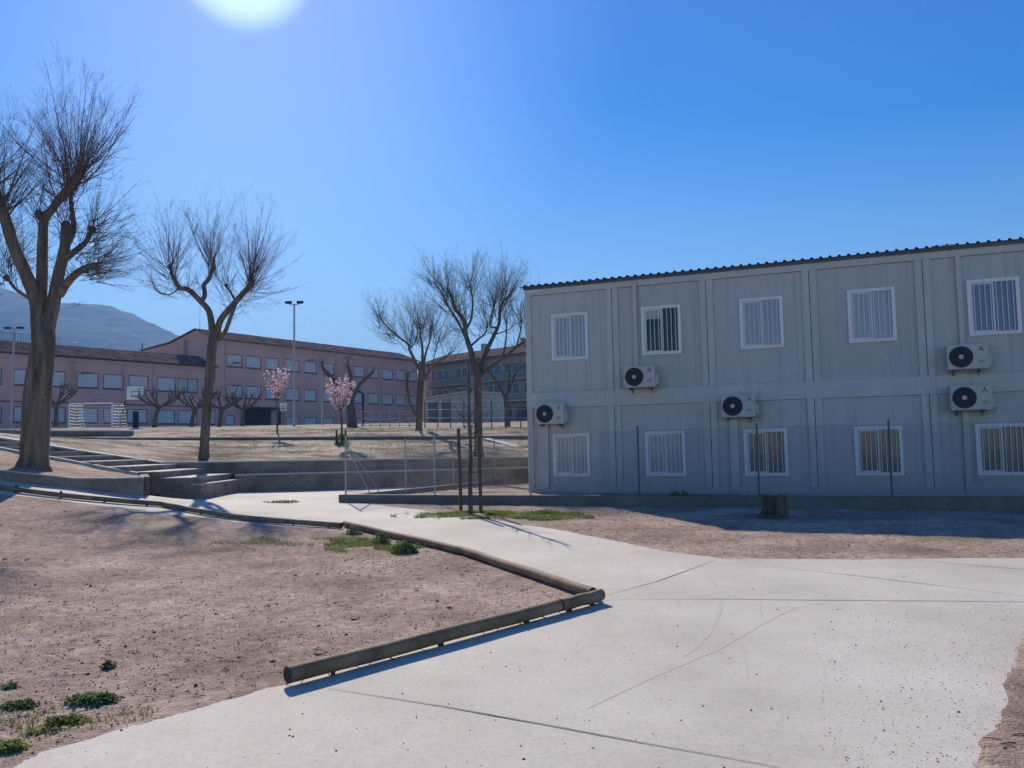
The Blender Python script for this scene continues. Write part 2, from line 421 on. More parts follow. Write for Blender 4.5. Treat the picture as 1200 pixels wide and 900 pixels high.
def ribbon(pts, w, h, name, m):
    P = []
    for i in range(len(pts) - 1):
        a, b = Vector((*pts[i][:2],)), Vector((*pts[i + 1][:2],)); k = max(1, int((b - a).length / .25))
        for j in range(k + (i == len(pts) - 2)): P.append(a.lerp(b, j / k))
    mb = MB(); n = len(P); 
    for i, p in enumerate(P):
        d = (P[min(i + 1, n - 1)] - P[max(i - 1, 0)]).normalized(); nrm = Vector((-d.y, d.x))
        q = p + nrm * (.006 * noise.noise(Vector((p.x * 4, p.y * 4, 0))))
        ww = w * (1 + .35 * noise.noise(Vector((p.x * 3, p.y * 3, 5)))) * min(1, .3 + i * .15, .3 + (n - 1 - i) * .15) / 2
        for s in (-1, 1):
            r = q + nrm * ww * s; mb.v.append((r.x, r.y, G(r.x, r.y) + h))
    for i in range(n - 1): mb.f.append((2 * i, 2 * i + 2, 2 * i + 3, 2 * i + 1))
    return mb.build(name, m, path)
for pl in [[(385, 808), (520, 829), (640, 851), (760, 873), (915, 901)], [(712, 698), (770, 682), (838, 657)],
           [(715, 703), (860, 703), (1200, 706), (1300, 707)], [(1045, 655), (1200, 668), (1300, 676)], [(905, 665), (1010, 676), (1200, 699)]]:
    ribbon([gp(*p) for p in pl], .014, .008, 'joint', 'groove')
for pl, w in [([(688, 832), (760, 797), (840, 763), (905, 726), (935, 712)], .022), ([(800, 664), (822, 670), (838, 684), (844, 702), (842, 722), (832, 742), (818, 758), (800, 772)], .05), ([(842, 732), (856, 742), (868, 756), (874, 774), (876, 796)], .035), ([(770, 728), (782, 738), (790, 752), (794, 772)], .03), ([(866, 678), (882, 688), (891, 702), (893, 726)], .03)]:
    ribbon([gp(*p) for p in pl], w * .8, .0052, 'stain', 'tyre_mark')

# ------------------------------------------------------------------ terraces beyond the path
U = [(-24, 24.0, 3.2), (-19, 24.0, 2.75), (-15.2, 24.0, 2.12), (-12.6, 24.0, 1.66), (-10.36, 24.0, 1.30), (-8.2, 24.55, 1.285), (0.3, 28.15, 1.22), (14, 34.0, 1.2)]
def lerp_line(L_, x):
    for a, b in zip(L_, L_[1:]):
        if x <= b[0]:
            t = (x - a[0]) / (b[0] - a[0]); return [a[k] + (b[k] - a[k]) * t for k in range(len(a))]
    return list(L_[-1])
def K(x):                       # second kerb line: y, z of ground there
    if x < -12: return 33.0, 2.02 + .02 * (-x - 12)
    return 33.0 + max(0, x + 12) * .04 + (max(0, x) * .35), 2.02 - .012 * (x + 12) * (x < 4) - .2 * (x >= 4)
def S1z(x, y):
    _, uy, uz = lerp_line(U, x); ky, kz = K(x)
    t = max(0, min(1.1, (y - uy) / (ky - uy)))
    z0 = uz - .05
    return z0 + (kz - z0) * t + .04 * noise.noise(Vector((x * .8, y * .8, 1))) * math.sin(math.pi * min(1, t)) + .02 * noise.noise(Vector((x * 3, y * 3, 4)))
def grid_sheet(name, xs, ylf, n, zf, m):
    mb = MB()
    for x in xs:
        y0, y1 = ylf(x)
        for j in range(n + 1):
            y = y0 + (y1 - y0) * j / n; mb.v.append((x, y, zf(x, y)))
    for i in range(len(xs) - 1):
        for j in range(n):
            a = i * (n + 1) + j; mb.f.append((a, a + n + 1, a + n + 2, a + 1))
    o = mb.build(name, m, smooth=True); tag(o, kind='structure'); return o
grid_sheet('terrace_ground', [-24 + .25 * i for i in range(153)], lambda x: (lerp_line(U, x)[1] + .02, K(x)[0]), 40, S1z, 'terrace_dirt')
def S2z(x, y):
    ky, kz = K(max(-40, min(14, x))); t = y - ky
    kz = min(kz, 2.4)
    z = kz + .10 + sstep(0, 2.2, t) * .26 if t < 2.2 else kz + .36
    if y > 36: z += (4.1 - (kz + .36)) * min(1, (y - 36) / 46)
    return z + .02 * noise.noise(Vector((x * .7, y * .7, 8)))
def S2grid():
    xs = [-600, -200, -100, -70, -55] + [-48 + i * 1.0 for i in range(80)] + [40, 60, 100, 250, 600]
    tt = [0, .3, .6, .9, 1.2, 1.5, 1.9, 2.3, 3, 4, 6, 8, 11, 15, 20, 26, 33, 41, 50, 62, 80, 120, 200, 400]
    mb = MB()
    for x in xs:
        ky = K(max(-40, min(14, x)))[0]
        for t in tt: mb.v.append((x, ky + t, S2z(x, ky + t)))
    n = len(tt)
    for i in range(len(xs) - 1):
        for j in range(n - 1):
            a = i * n + j; mb.f.append((a, a + n, a + n + 1, a + 1))
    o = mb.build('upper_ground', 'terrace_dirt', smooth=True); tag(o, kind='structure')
S2grid()

def wall_run(name, pts, thick, zb, label, cat, m='wall_concrete', cop=0.05, back=1):
    """pts: (x, y, ztop) along the front face; thickness goes to the back (left normal)"""
    root = empty(name, (pts[0][0], pts[0][1], zb if not callable(zb) else zb(pts[0][0], pts[0][1])), 0, label, cat)
    def ring(mb, z0f, z1f, off0, off1):
        n = len(pts); V = []
        for i, p in enumerate(pts):
            a = pts[max(i - 1, 0)]; b = pts[min(i + 1, n - 1)]
            d = Vector((b[0] - a[0], b[1] - a[1])).normalized(); nr = Vector((-d.y, d.x)) * back
            for o_, zf in ((off0, z0f), (off0, z1f), (off1, z1f), (off1, z0f)):
                V.append((p[0] + nr.x * o_, p[1] + nr.y * o_, zf(p)))
        F = []
        for i in range(n - 1):
            for k in range(4):
                k2 = (k + 1) % 4; F.append((4 * i + k, 4 * i + 4 + k, 4 * i + 4 + k2, 4 * i + k2))
        F.append((0, 1, 2, 3)); F.append((4 * n - 1, 4 * n - 2, 4 * n - 3, 4 * n - 4)); mb.add(V, F)
    zbf = zb if callable(zb) else (lambda x, y: zb)
    b = MB(); ring(b, lambda p: zbf(p[0], p[1]), lambda p: p[2] - cop, 0, thick); b.build('wall_face', m, root)
    c = MB(); ring(c, lambda p: p[2] - cop + .001, lambda p: p[2], -.025, thick + .02); c.build('coping', 'coping', root)
    return root

# terrace walls
wall_run('retaining_wall', U[1:], .28, lambda x, y: G(max(x, -24), y) - .3, 'long grey concrete retaining wall that drops along the broad steps, then runs level behind the path', 'wall')
LW = [(-8.15, 23.85, .90), (0.45, 27.5, .86), (2.6, 28.4, .86)]
wall_run('ledge_wall', LW, .62, lambda x, y: G(x, y) - .2, 'low concrete ledge wall in front of the long retaining wall, starting at the foot of the steps', 'wall', cop=.04)
KP = [(x, K(x)[0], K(x)[1] + .13) for x in (-10.4, -8, -4, 0, 4, 9, 14)]
KP = [(-16.9 + 0, 33.0, 2.22), (-13, 33.0, 2.16)] + KP
wall_run('garden_kerb', KP, .22, lambda x, y: K(x)[1] - .35, 'thin concrete kerb along the top of the lit bank behind the second bare tree', 'kerb', 'kerb', cop=.03)
W3 = [(-24, 33.6, 2.75), (at(64, 504, 34).x, 33.9, at(64, 504.5, 34).z), (at(154, 504, 34).x, 34.0, at(154, 504.5, 34).z)]
wall_run('terrace_wall', W3, .25, 1.7, 'upper terrace wall with a pale top in front of the goal, behind the biggest tree', 'wall', cop=.04)
W4 = [(at(402, 506, 36).x, 35.4, 2.36), (at(455, 506, 36).x, 35.6, 2.33), (at(522, 508, 36).x, 35.9, 2.25)]
wall_run('court_wall', W4, .25, 1.7, 'short brown retaining wall under the court railing behind the fence posts', 'wall', cop=.03)
ra, rb_ = at(566, 513.5, 33.0), at(640, 533, 29.2)
wall_run('ramp_wall', [(ra.x, ra.y, ra.z), ((ra.x + rb_.x) / 2, (ra.y + rb_.y) / 2, (ra.z + rb_.z) / 2), (rb_.x, rb_.y, rb_.z)], .3, 1.0, 'slanting wall with a pale coping descending to the left end of the cabin building', 'wall', cop=.04)
rc, rd = at(590, 514, 36.0), at(640, 521, 33.0)
wall_run('ramp_wall', [(rc.x, rc.y, rc.z), (rd.x, rd.y, rd.z)], .3, 1.4, 'upper of the two slanting ramp walls left of the cabin building', 'wall', cop=.04)
cs = [at(516, 514, 33.5), at(600, 516, 35.5)]

# broad steps
st_root = empty('broad_steps', (-8.1, 21, .4), 0, 'broad concrete steps climbing left between the tree planter and the retaining wall', 'steps')
edges = [-8.02, -8.30, -9.1, -9.9, -10.8, -11.7, -12.6, -13.5, -14.4, -15.3, -16.2]
zt = [.735, .905, 1.07, 1.215, 1.36, 1.50, 1.64, 1.79, 1.94, 2.09]
for i, z in enumerate(zt):
    b = MB(); b.box(edges[i + 1] if i < len(zt) - 1 else -20, edges[i], 20.95, 23.99, z - .55, z); sp_ = b.build('step', 'wall_concrete', st_root)  # darker body: the shade on the risers is put into its colour
    b = MB(); b.box((edges[i + 1] if i < len(zt) - 1 else -20) + .001, edges[i] + .015, 20.935, 23.985, z + .001, z + .025); b.build('lit_tread', 'coping', sp_)  # paler slab added on top so the step tops look sunlit

# planter with the big tree
def bedz(x): return 1.04 + max(0, .2 * (-9.6 - x)) if x > -14 else 1.92 + .1 * (-14 - x)
bxs = [-20, -17, -14, -12.5, -10.9, -10.3, -9.7, -9.0, -8.4]
fl = lambda x: lerp_line(sorted(BED), x)[1]
bm = MB()
XX = [-20 + .25 * i for i in range(47)] + [-8.4]
for x in XX:
    for j in range(17):
        y = fl(x) + .12 + (20.8 - fl(x) - .12) * j / 16
        x_ = min(x, -8.5 - (y - 18.5) * .45); bm.v.append((x_, y, bedz(x) - .03 + .05 * noise.noise(Vector((x * 1.3, y * 1.3, 2))) + .02 * noise.noise(Vector((x * 5, y * 5, 2)))))
for i in range(len(XX) - 1):
    for j in range(16):
        a = i * 17 + j; bm.f.append((a, a + 17, a + 18, a + 1))
pl_root = wall_run('tree_planter', [(x, fl(x), bedz(x)) for x in sorted(bxs)], .2, lambda x, y: G(x, y) - .3, 'raised planter of bare soil with a low rough wall, holding the biggest tree', 'planter', cop=.03)
so = bm.build('soil', 'dirt', pl_root, smooth=True)
e = MB(); e.add([(a_, b_, c_) for c_ in (.3, 1.035) for a_, b_ in ((-8.56, 18.705), (-8.352, 18.705), (-9.40, 20.94), (-9.61, 20.94))], [(0, 3, 2, 1), (4, 5, 6, 7), (0, 1, 5, 4), (1, 2, 6, 5), (2, 3, 7, 6), (3, 0, 4, 7)]); e.build('end_wall', 'wall_concrete', pl_root)
e = MB()
kx = [x for x in bxs if x < -9.65] + [-9.62]
for (x0, x1) in zip(kx[:-1], kx[1:]):
    for_z0, z1 = bedz(x0) + .04, bedz(x1) + .04
    e.add([(x0, 20.8, for_z0 - .6), (x1, 20.8, z1 - .6), (x1, 20.94, z1 - .6), (x0, 20.94, for_z0 - .6), (x0, 20.8, for_z0), (x1, 20.8, z1), (x1, 20.94, z1), (x0, 20.94, for_z0)],
          [(0, 3, 2, 1), (4, 5, 6, 7), (0, 1, 5, 4), (2, 3, 7, 6), (1, 2, 6, 5), (3, 0, 4, 7)])
e.build('back_kerb', 'coping', pl_root)

# ------------------------------------------------------------------ logs
def make_log(p0, p1, label, r=.052, sup=True, seed=0):
    root = empty('edging_log', (p0.x, p0.y, G(p0.x, p0.y)), 0, label, 'log', 'round edging logs along the path')
    n = 26; pts = []; rs = []; hh0 = p0.z - G(p0.x, p0.y); hh1 = p1.z - G(p1.x, p1.y); rr = random.Random(seed)
    for i in range(n):
        q = p0.lerp(p1, i / (n - 1)); q.z = G(q.x, q.y) + hh0 + (hh1 - hh0) * i / (n - 1) + .003 * math.sin(i * .5 + seed); pts.append(q); rs.append(r * (1 + .018 * noise.noise(Vector((i * .4, seed, 0)))))
    b = MB(); b.tube(pts, rs, 18, caps=False); o = b.build('trunk', 'log', root, smooth=True)
    d = (p1 - p0).normalized()
    for P_, s in ((pts[0], -1), (pts[-1], 1)):
        c = MB()
        a = Vector((-d.y, d.x, 0)).normalized(); u = d.cross(a)
        for k in range(18):
            t0 = 2 * math.pi * k / 18; t1 = 2 * math.pi * (k + 1) / 18
            c.add([P_ - d * s * .006, P_ + (a * math.cos(t0) + u * math.sin(t0)) * rs[0] * .99, P_ + (a * math.cos(t1) + u * math.sin(t1)) * rs[0] * .99], [(0, 1, 2)])
        c.build('end_grain', 'log_end', root)
    if sup:
        ln = (p1 - p0).length; k = max(1, int(ln / .9))
        for j in range(k + 1):
            q = p0.lerp(p1, (j + .35) / (k + .8)); g = G(q.x, q.y)
            s = MB(); w = .018 + .02 * rr.random()
            s.tube([(q.x, q.y, g - .05), (q.x + .01, q.y, q.z - r * .5)], [w * .9, w * .7], 7); s.build('peg', 'debris', root)
            for _ in range(5):
                q2 = p0.lerp(p1, rr.random()); 
                s = MB()
        # roots / twigs under the log
        s = MB()
        for _ in range(int(ln * (6 if q.y < 9 else 1.5))):
            q2 = p0.lerp(p1, rr.random()); g = G(q2.x, q2.y); a = rr.random() * 6.28
            e1 = Vector((q2.x + .07 * math.cos(a), q2.y + .07 * math.sin(a), g + .005))
            s.tube([(q2.x, q2.y, q2.z - r * .8), (q2.x + .02 * math.cos(a), q2.y + .02 * math.sin(a), g + .03), e1], [.004, .005, .003], 4)
        o = s.build('weed_stalks', 'debris', root); o['kind'] = 'stuff'
    return root
sA = logA0.lerp(logA1, .82)
make_log(logA0, sA, 'longest round log lying nearest the camera with its dark sawn end facing left', r=.055, seed=1)
make_log(sA + dA * .015, logA1 + dA * .02, 'short round log completing the near row at the corner of the path', r=.055, seed=2)
c0 = gp(695, 694.5, .068); c1 = gp(545, 645.5, .062); c2 = gp(404, 613.5, .06)
make_log(c0, c1, 'round log running back from the corner of the path beside bare dirt', r=.05, seed=3)
make_log(c1 + (c2 - c1).normalized() * .02, c2, 'round log with green weeds against it beyond the middle of the path', r=.05, seed=4)
e0 = gp(400, 615.5, .062); e1 = gp(190, 590.5, .062); e2 = gp(0, 571, .062); e3 = e2 + (e2 - e1).normalized() * 2.5; e3.z = G(e3.x, e3.y) + .07
make_log(e0, e1, 'round log at the foot of the steps with a lit concrete strip in front', r=.05, seed=5)
make_log(e1 + (e2 - e1).normalized() * .02, e3, 'round log farthest left, below the biggest tree', r=.05, seed=6)

# ------------------------------------------------------------------ the cabin building
CD = Vector((.9265, -.3765, 0)).normalized(); CN = Vector((CD.y, -CD.x, 0))     # CN points outwards (to the camera)
if CN.y > 0: CN = -CN
P0 = at(618, 500, 22.0); P0.z = 0
CZ = 0.30
CROT = math.atan2(CD.y, CD.x)
def cw(px, py):               # pixel -> (t, z) on the cabin wall plane
    d = ray(px, py); k = (P0 - EYE).dot(CN) / d.dot(CN); q = EYE + d * k
    return (q - P0).dot(CD), q.z
cab = empty('cabin_building', (P0.x, P0.y, CZ), CROT, 'two storey grey prefabricated cabin building with barred white windows and a ribbed metal roof', 'building')
def lz(z): return z - CZ
NM = 6; MW = 2.44; LEN = NM * MW; DEP = 6.0
Z_TOP = cw(618, 337)[1]; Z_B1 = cw(618, 461)[1]; Z_B0 = cw(618, 479)[1]; Z_T0 = cw(618, 347)[1]
wins = [('U', (645.8, 369.4, 689.6, 420.4)), ('U', (751.7, 361, 798.5, 414)), ('U', (865.5, 351, 919.5, 406)), ('U', (992, 339.8, 1051.5, 399.5)), ('U', (1131.6, 327.5, 1198.5, 390.5)),
        ('L', (648, 508.5, 691.7, 558)), ('L', (756, 505.5, 804, 558)), ('L', (871, 503.5, 924.5, 558)), ('L', (1001, 500.5, 1059.5, 557)), ('L', (1141, 496.8, 1210, 556.6))]
WL = []
for k, (x0, y0, x1, y1) in wins:
    t0, z1 = cw(x0, y0); t1, z0 = cw(x1, y1); WL.append([k, t0, t1, z0, z1])
for k in 'UL':
    sel = [w for w in WL if w[0] == k]; a0 = sum(w[3] for w in sel) / len(sel); a1 = sum(w[4] for w in sel) / len(sel); ww = sum(w[2] - w[1] for w in sel) / len(sel)
    for w in sel: w[3] = a0; w[4] = a1; c = (w[1] + w[2]) / 2; w[1] = c - ww / 2; w[2] = c + ww / 2
for k in 'UL':
    w = [q for q in WL if q[0] == k][-1]; WL.append([k, w[1] + MW, w[2] + MW, w[3], w[4]])
print('cabin z', Z_TOP, Z_B1, Z_B0, Z_T0, [[round(q, 2) if not isinstance(q, str) else q for q in w] for w in WL])

def holed_wall(mb, x0, x1, z0, z1, holes, y=0.0, reveal=.12, out=-1):
    xs = sorted({x0, x1, *[h[0] for h in holes], *[h[1] for h in holes]}); zs = sorted({z0, z1, *[h[2] for h in holes], *[h[3] for h in holes]})
    xs = [x for x in xs if x0 <= x <= x1]; zs = [z for z in zs if z0 <= z <= z1]
    for i in range(len(xs) - 1):
        for j in range(len(zs) - 1):
            cx = (xs[i] + xs[i + 1]) / 2; cz = (zs[j] + zs[j + 1]) / 2
            if any(h[0] < cx < h[1] and h[2] < cz < h[3] for h in holes): continue
            mb.add([(xs[i], y, zs[j]), (xs[i + 1], y, zs[j]), (xs[i + 1], y, zs[j + 1]), (xs[i], y, zs[j + 1])], [(0, 1, 2, 3)])
    for h in holes:
        a, b, c, d = h; yb = y - out * reveal
        for q in ([(a, y, c), (b, y, c), (b, yb, c), (a, yb, c)], [(a, y, d), (a, yb, d), (b, yb, d), (b, y, d)],
                  [(a, y, c), (a, yb, c), (a, yb, d), (a, y, d)], [(b, y, c), (b, y, d), (b, yb, d), (b, yb, c)]):
            mb.add(q, [(0, 1, 2, 3)])

holes = [(w[1] + .03, w[2] - .03, lz(w[3]) + .03, lz(w[4]) - .03) for w in WL]
wb = L(); holed_wall(wb, .02, LEN - .02, -.02, lz(Z_TOP), holes, y=.03, reveal=.1)
wb.box(.02, LEN - .02, DEP - .03, DEP, -.02, lz(Z_TOP)); wb.box(.02, .05, .031, DEP - .031, -.02, lz(Z_TOP)); wb.box(LEN - .05, LEN - .02, .031, DEP - .031, -.02, lz(Z_TOP))
wb.build('wall', 'cabin', cab)
inner = L(); inner.box(.3, LEN - .3, .5, .52, 0, lz(Z_TOP) - .1); 
# beams
b = L(); b.box(0, LEN, -.012, .028, lz(Z_B0), lz(Z_B1)); b.box(-.012, .018, .03, DEP, lz(Z_B0), lz(Z_B1)); b.build('floor_beam', 'cabin_frame', cab)
b = L(); b.box(0, LEN, -.012, .028, lz(Z_T0), lz(Z_TOP) - .01); b.box(-.012, .018, .03, DEP, lz(Z_T0), lz(Z_TOP) - .01); b.build('roof_beam', 'cabin_frame', cab)
b = L(); b.box(0, LEN, -.012, .028, -.02, .16); b.build('base_beam', 'cabin_frame', cab)
def post_piece(x0, x1, z0, z1):
    p = L(); p.box(x0, x1, -.006, .027, z0, z1); p.box(x0, x1, -.0059, .0, z0, z0 + .0001); return p
for i in range(NM + 1):
    for z0, z1 in ((.162, lz(Z_B0) - .004), (lz(Z_B1) + .004, lz(Z_T0) - .004)):
        for s in (-1, 1):
            if (i == 0 and s < 0) or (i == NM and s > 0): continue
            x0 = i * MW + (s * .008 if s > 0 else -.165); x1 = i * MW + (.165 if s > 0 else -.008)
            p = L(); p.box(x0, x1, -.008, .026, z0, z1); p.build('corner_post', 'cabin_frame', cab)
    if 0 < i < NM:
        p = L(); p.box(i * MW - .0078, i * MW + .0078, -.004, .029, .164, lz(Z_B0) - .005); p.box(i * MW - .0078, i * MW + .0078, -.004, .029, lz(Z_B1) + .005, lz(Z_T0) - .005); p.build('joint_gap', 'seam', cab)
# thin panel joints
for i in range(NM):
    p = L()
    for fr in (.335, .62):
        x = i * MW + fr * MW + (.12 if fr < .5 else .25)
        if any(w[1] - .02 < x < w[2] + .02 for w in WL): x += .75 if fr < .5 else .35
        for z0, z1 in ((.165, lz(Z_B0) - .005), (lz(Z_B1) + .005, lz(Z_T0) - .005)):
            p.box(x - .0035, x + .0035, .0265, .0285, z0, z1)
    p.build('panel_joint', 'joint_grey', cab)
# grooves under beams
p = L()
for z in (lz(Z_B0) - .004, lz(Z_B1), lz(Z_T0) - .004): p.box(.02, LEN - .02, -.0005, .0292, z + .0002, z + .0038)
p.build('beam_joint', 'seam', cab)
pane_kind = ['glass_blind_refl', 'glass', 'glass_blind_refl', 'glass_blind_refl', 'glass_blue', 'glass_blind_refl', 'glass_blind_refl', 'glass_yellow', 'glass_yellow', 'glass_yellow', 'glass_blind_refl', 'glass_blind_refl']  # whitish upper panes stand in for reflected houses, others for blinds
for i, w in enumerate(WL):
    x0, x1, z0, z1 = w[1], w[2], lz(w[3]), lz(w[4]); fw = .075
    f = L()
    f.box(x0, x1, -.022, .06, z0, z0 + fw); f.box(x0, x1, -.022, .06, z1 - fw, z1)
    f.box(x0, x0 + fw, -.022, .06, z0 + fw + .0005, z1 - fw - .0005); f.box(x1 - fw, x1, -.022, .06, z0 + fw + .0005, z1 - fw - .0005)
    fo = f.build('window', 'white', cab)
    xm = (x0 + x1) / 2; s = L()
    for (a, b_, y) in ((x0 + fw, xm + .02, .012), (xm - .02, x1 - fw, .042)):
        s.box(a, b_, y, y + .024, z0 + fw + .001, z0 + fw + .035); s.box(a, b_, y, y + .024, z1 - fw - .035, z1 - fw - .001)
        s.box(a, a + .035, y, y + .024, z0 + fw + .036, z1 - fw - .036); s.box(b_ - .035, b_, y, y + .024, z0 + fw + .036, z1 - fw - .036)
    s.build('sash', 'white', fo)
    g = L(); g.add([(x0 + fw, .03, z0 + fw), (x1 - fw, .03, z0 + fw), (x1 - fw, .03, z1 - fw), (x0 + fw, .03, z1 - fw)], [(0, 1, 2, 3)]); g.build('pane', pane_kind[i], fo)
    if pane_kind[i] == 'glass':
        g = L(); g.add([(x0 + fw + .036, .0285, z1 - fw - .25), (xm, .0285, z1 - fw - .25), (xm, .0285, z1 - fw - .036), (x0 + fw + .036, .0285, z1 - fw - .036)], [(0, 1, 2, 3)]); g.build('blind', 'blind', fo)
    br = L(); nbar = 8
    for k in range(nbar):
        x = x0 + fw + .02 + (x1 - x0 - 2 * fw - .04) * (k + .35) / (nbar - .3); br.tube([(x, -.035, z0 + .02), (x, -.035, z1 - .02)], .009, 6)
    br.build('bars', 'white', fo)
# conduits (white ducts down to the units)
def duct(px0, px1, py0, py1, n=1):
    t0 = cw(px0, (py0 + py1) / 2)[0]; t1 = cw(px1, (py0 + py1) / 2)[0]; za = lz(cw(px0, py0)[1]); zb_ = lz(cw(px0, py1)[1])
    p = L(); p.box(t0, t1, -.045, -.0125, zb_, za); p.build('duct', 'cabin_frame', cab)
duct(742.5, 747, 329, 432); duct(1122, 1128, 300, 408); duct(632.5, 643.5, 492, 574); duct(856, 866, 484, 576); duct(1130, 1137, 478, 578)
# roof: ribbed sheet
rf = L(); rx0 = -.12; rx1 = LEN + .15; y0 = -.10; y1 = DEP + .12; pitch = .205; zr = lz(Z_TOP)
prof = []
x = rx0
while x < rx1:
    prof += [(x, 0), (x + .10, 0), (x + .125, .042), (x + .165, .042), (x + .19, 0)]; x += pitch
nP = len(prof)
for (yy, dz) in ((y0, .012), (DEP / 2, .26), (y1, .012)):
    for (px_, pz) in prof: rf.v.append((px_, yy, zr + dz + pz))
for (yy, dz) in ((y0, .012), (DEP / 2, .26), (y1, .012)):
    for (px_, pz) in prof: rf.v.append((px_, yy, zr + dz + pz - .012))
for j in range(2):
    for i in range(nP - 1):
        a = j * nP + i; rf.f.append((a, a + 1, a + nP + 1, a + nP)); b2 = a + 3 * nP; rf.f.append((b2, b2 + nP, b2 + nP + 1, b2 + 1))
for i in range(nP - 1): rf.f.append((i, i + 3 * nP, i + 3 * nP + 1, i + 1))
rf.build('roof', 'roof_metal', cab)
p = L(); p.box(-.02, LEN + .02, -.06, -.0125, zr - .075, zr + .008); p.build('gutter', 'roof_metal', cab)
tX, tZ = cw(1093, 291); p = L(); p.box(tX - .02, tX + .13, -.016, -.0125, lz(tZ) - .03, lz(tZ) + .05); p.build('sticker', 'green_sign', cab)
p = L(); p.box(tX + .15, tX + .48, -.016, -.0125, lz(tZ) + .005, lz(tZ) + .05); p.build('sticker', 'white', cab)
tX, tZ = cw(622, 340); p = L(); p.box(.05, .42, -.016, -.0125, lz(tZ) - .06, lz(tZ) - .02); p.build('sticker', 'white', cab)
# plinth in shadow
p = L(); p.box(.1, LEN - .1, .1, DEP - .1, -.4, -.021); p.build('plinth', 'kerb', cab)

# ------------------------------------------------------------------ air conditioning units
AC_W, AC_H, AC_D = .80, .55, .30
def make_ac():
    root = empty('air_conditioner', (0, 0, 0))
    b = L(); b.box(-AC_W / 2, AC_W / 2, -AC_D, 0, 0, AC_H); o = b.build('casing', 'ac_body', root)
    md = o.modifiers.new('bevel', 'BEVEL'); md.width = .02; md.segments = 3
    cx, cz, r = -.13, AC_H / 2, .232
    g = L()
    for rr_ in [r, r * .87, r * .74, r * .61, r * .48, r * .35]:
        pts = [(cx + rr_ * math.cos(a * math.pi / 20), -AC_D - .016, cz + rr_ * math.sin(a * math.pi / 20)) for a in range(41)]
        g.tube(pts, .0035, 5, caps=False)
    for a in range(12):
        t = a * math.pi / 6; g.tube([(cx + .06 * math.cos(t), -AC_D - .014, cz + .06 * math.sin(t)), (cx + r * math.cos(t + .25), -AC_D - .014, cz + r * math.sin(t + .25))], .0035, 4)
    g.build('fan_grille', 'ac_dark', root)
    d = L(); ring = [(cx + (r + .004) * math.cos(a * math.pi / 20), -AC_D - .003, cz + (r + .004) * math.sin(a * math.pi / 20)) for a in range(40)]
    d.add(ring, [tuple(range(40))]); d.build('fan_opening', 'ac_dark', root)
    h = L(); ring = [(cx + .05 * math.cos(a * math.pi / 12), -AC_D - .022, cz + .05 * math.sin(a * math.pi / 12)) for a in range(24)]
    ring2 = [(x, -AC_D - .008, z) for x, y, z in ring]
    h.add(ring + ring2, [tuple(range(24))] + [(k, 24 + k, 24 + (k + 1) % 24, (k + 1) % 24) for k in range(24)]); h.build('fan_hub', 'ac_body', root)
    # three small diamonds
    e_ = L(); ex, ez, q = .265, AC_H - .12, .036
    def dia(cx_, cz_, ang):
        u = Vector((math.cos(ang), math.sin(ang))); v = Vector((-u.y, u.x))
        a = Vector((cx_, cz_)); pts = [a, a + u * q * .9 + v * q * .5, a + u * q * 1.8, a + u * q * .9 - v * q * .5]
        e_.add([(p.x, -AC_D - .004, p.y) for p in pts], [(0, 1, 2, 3)])
    for ang in (90, 210, 330): dia(ex, ez, rad(ang))
    e_.build('emblem', 'logo', root)
    t_ = L()
    for (za, n) in ((.175, 7), (.135, 6)):
        for k in range(n): t_.box(.205 + k * .0185, .205 + k * .0185 + .012, -AC_D - .004, -AC_D - .001, za, za + .016)
    t_.build('lettering', 'logo', root)
    v = L(); v.box(AC_W / 2 + .001, AC_W / 2 + .06, -AC_D + .06, -.04, .06, .32); o = v.build('valve_cover', 'ac_body', root)
    br = L()
    for x in (-.26, .24):
        br = L(); br.box(x - .02, x + .02, -AC_D - .005, .055, -.045, -.002); br.box(x - .02, x + .02, .035, .055, -.12, -.046)
        br.build('bracket', 'galv_dark', root)
    hz = L(); hz.tube([(AC_W / 2 + .05, -.12, .12), (AC_W / 2 + .12, -.08, .05), (AC_W / 2 + .06, -.03, -.05), (AC_W / 2 - .2, -.02, -.1)], .014, 7); hz.build('hose', 'ac_body', root)
    return root
ac0 = make_ac()
acs = [(734, 765, 427.5, 454, 'white air conditioner on the upper storey below the second window from the left'),
       (629, 659, 474, 497, 'white air conditioner at the left end of the cabins, above the first ground floor window'),
       (849, 882, 464.5, 489, 'white air conditioner on the beam between storeys, left of the middle ground floor window'),
       (1115, 1155, 405.5, 432.5, 'upper of the two stacked air conditioners near the right edge'),
       (1118, 1160, 454.5, 480.5, 'lower of the two stacked air conditioners near the right edge')]
for i, (x0, x1, y0_, y1_, lab) in enumerate(acs):
    o = ac0 if i == 0 else copy_tree(ac0)
    d0 = ray((x0 + x1) / 2, y1_); pl_ = P0 + CN * (AC_D + .06); k = (pl_ - EYE).dot(CN) / d0.dot(CN); q = EYE + d0 * k
    q = q - CN * (AC_D)                       # back of the casing
    o.location = q; o.rotation_euler = (0, 0, CROT)
    tag(o, lab, 'air conditioner', 'air conditioners on the cabin wall')

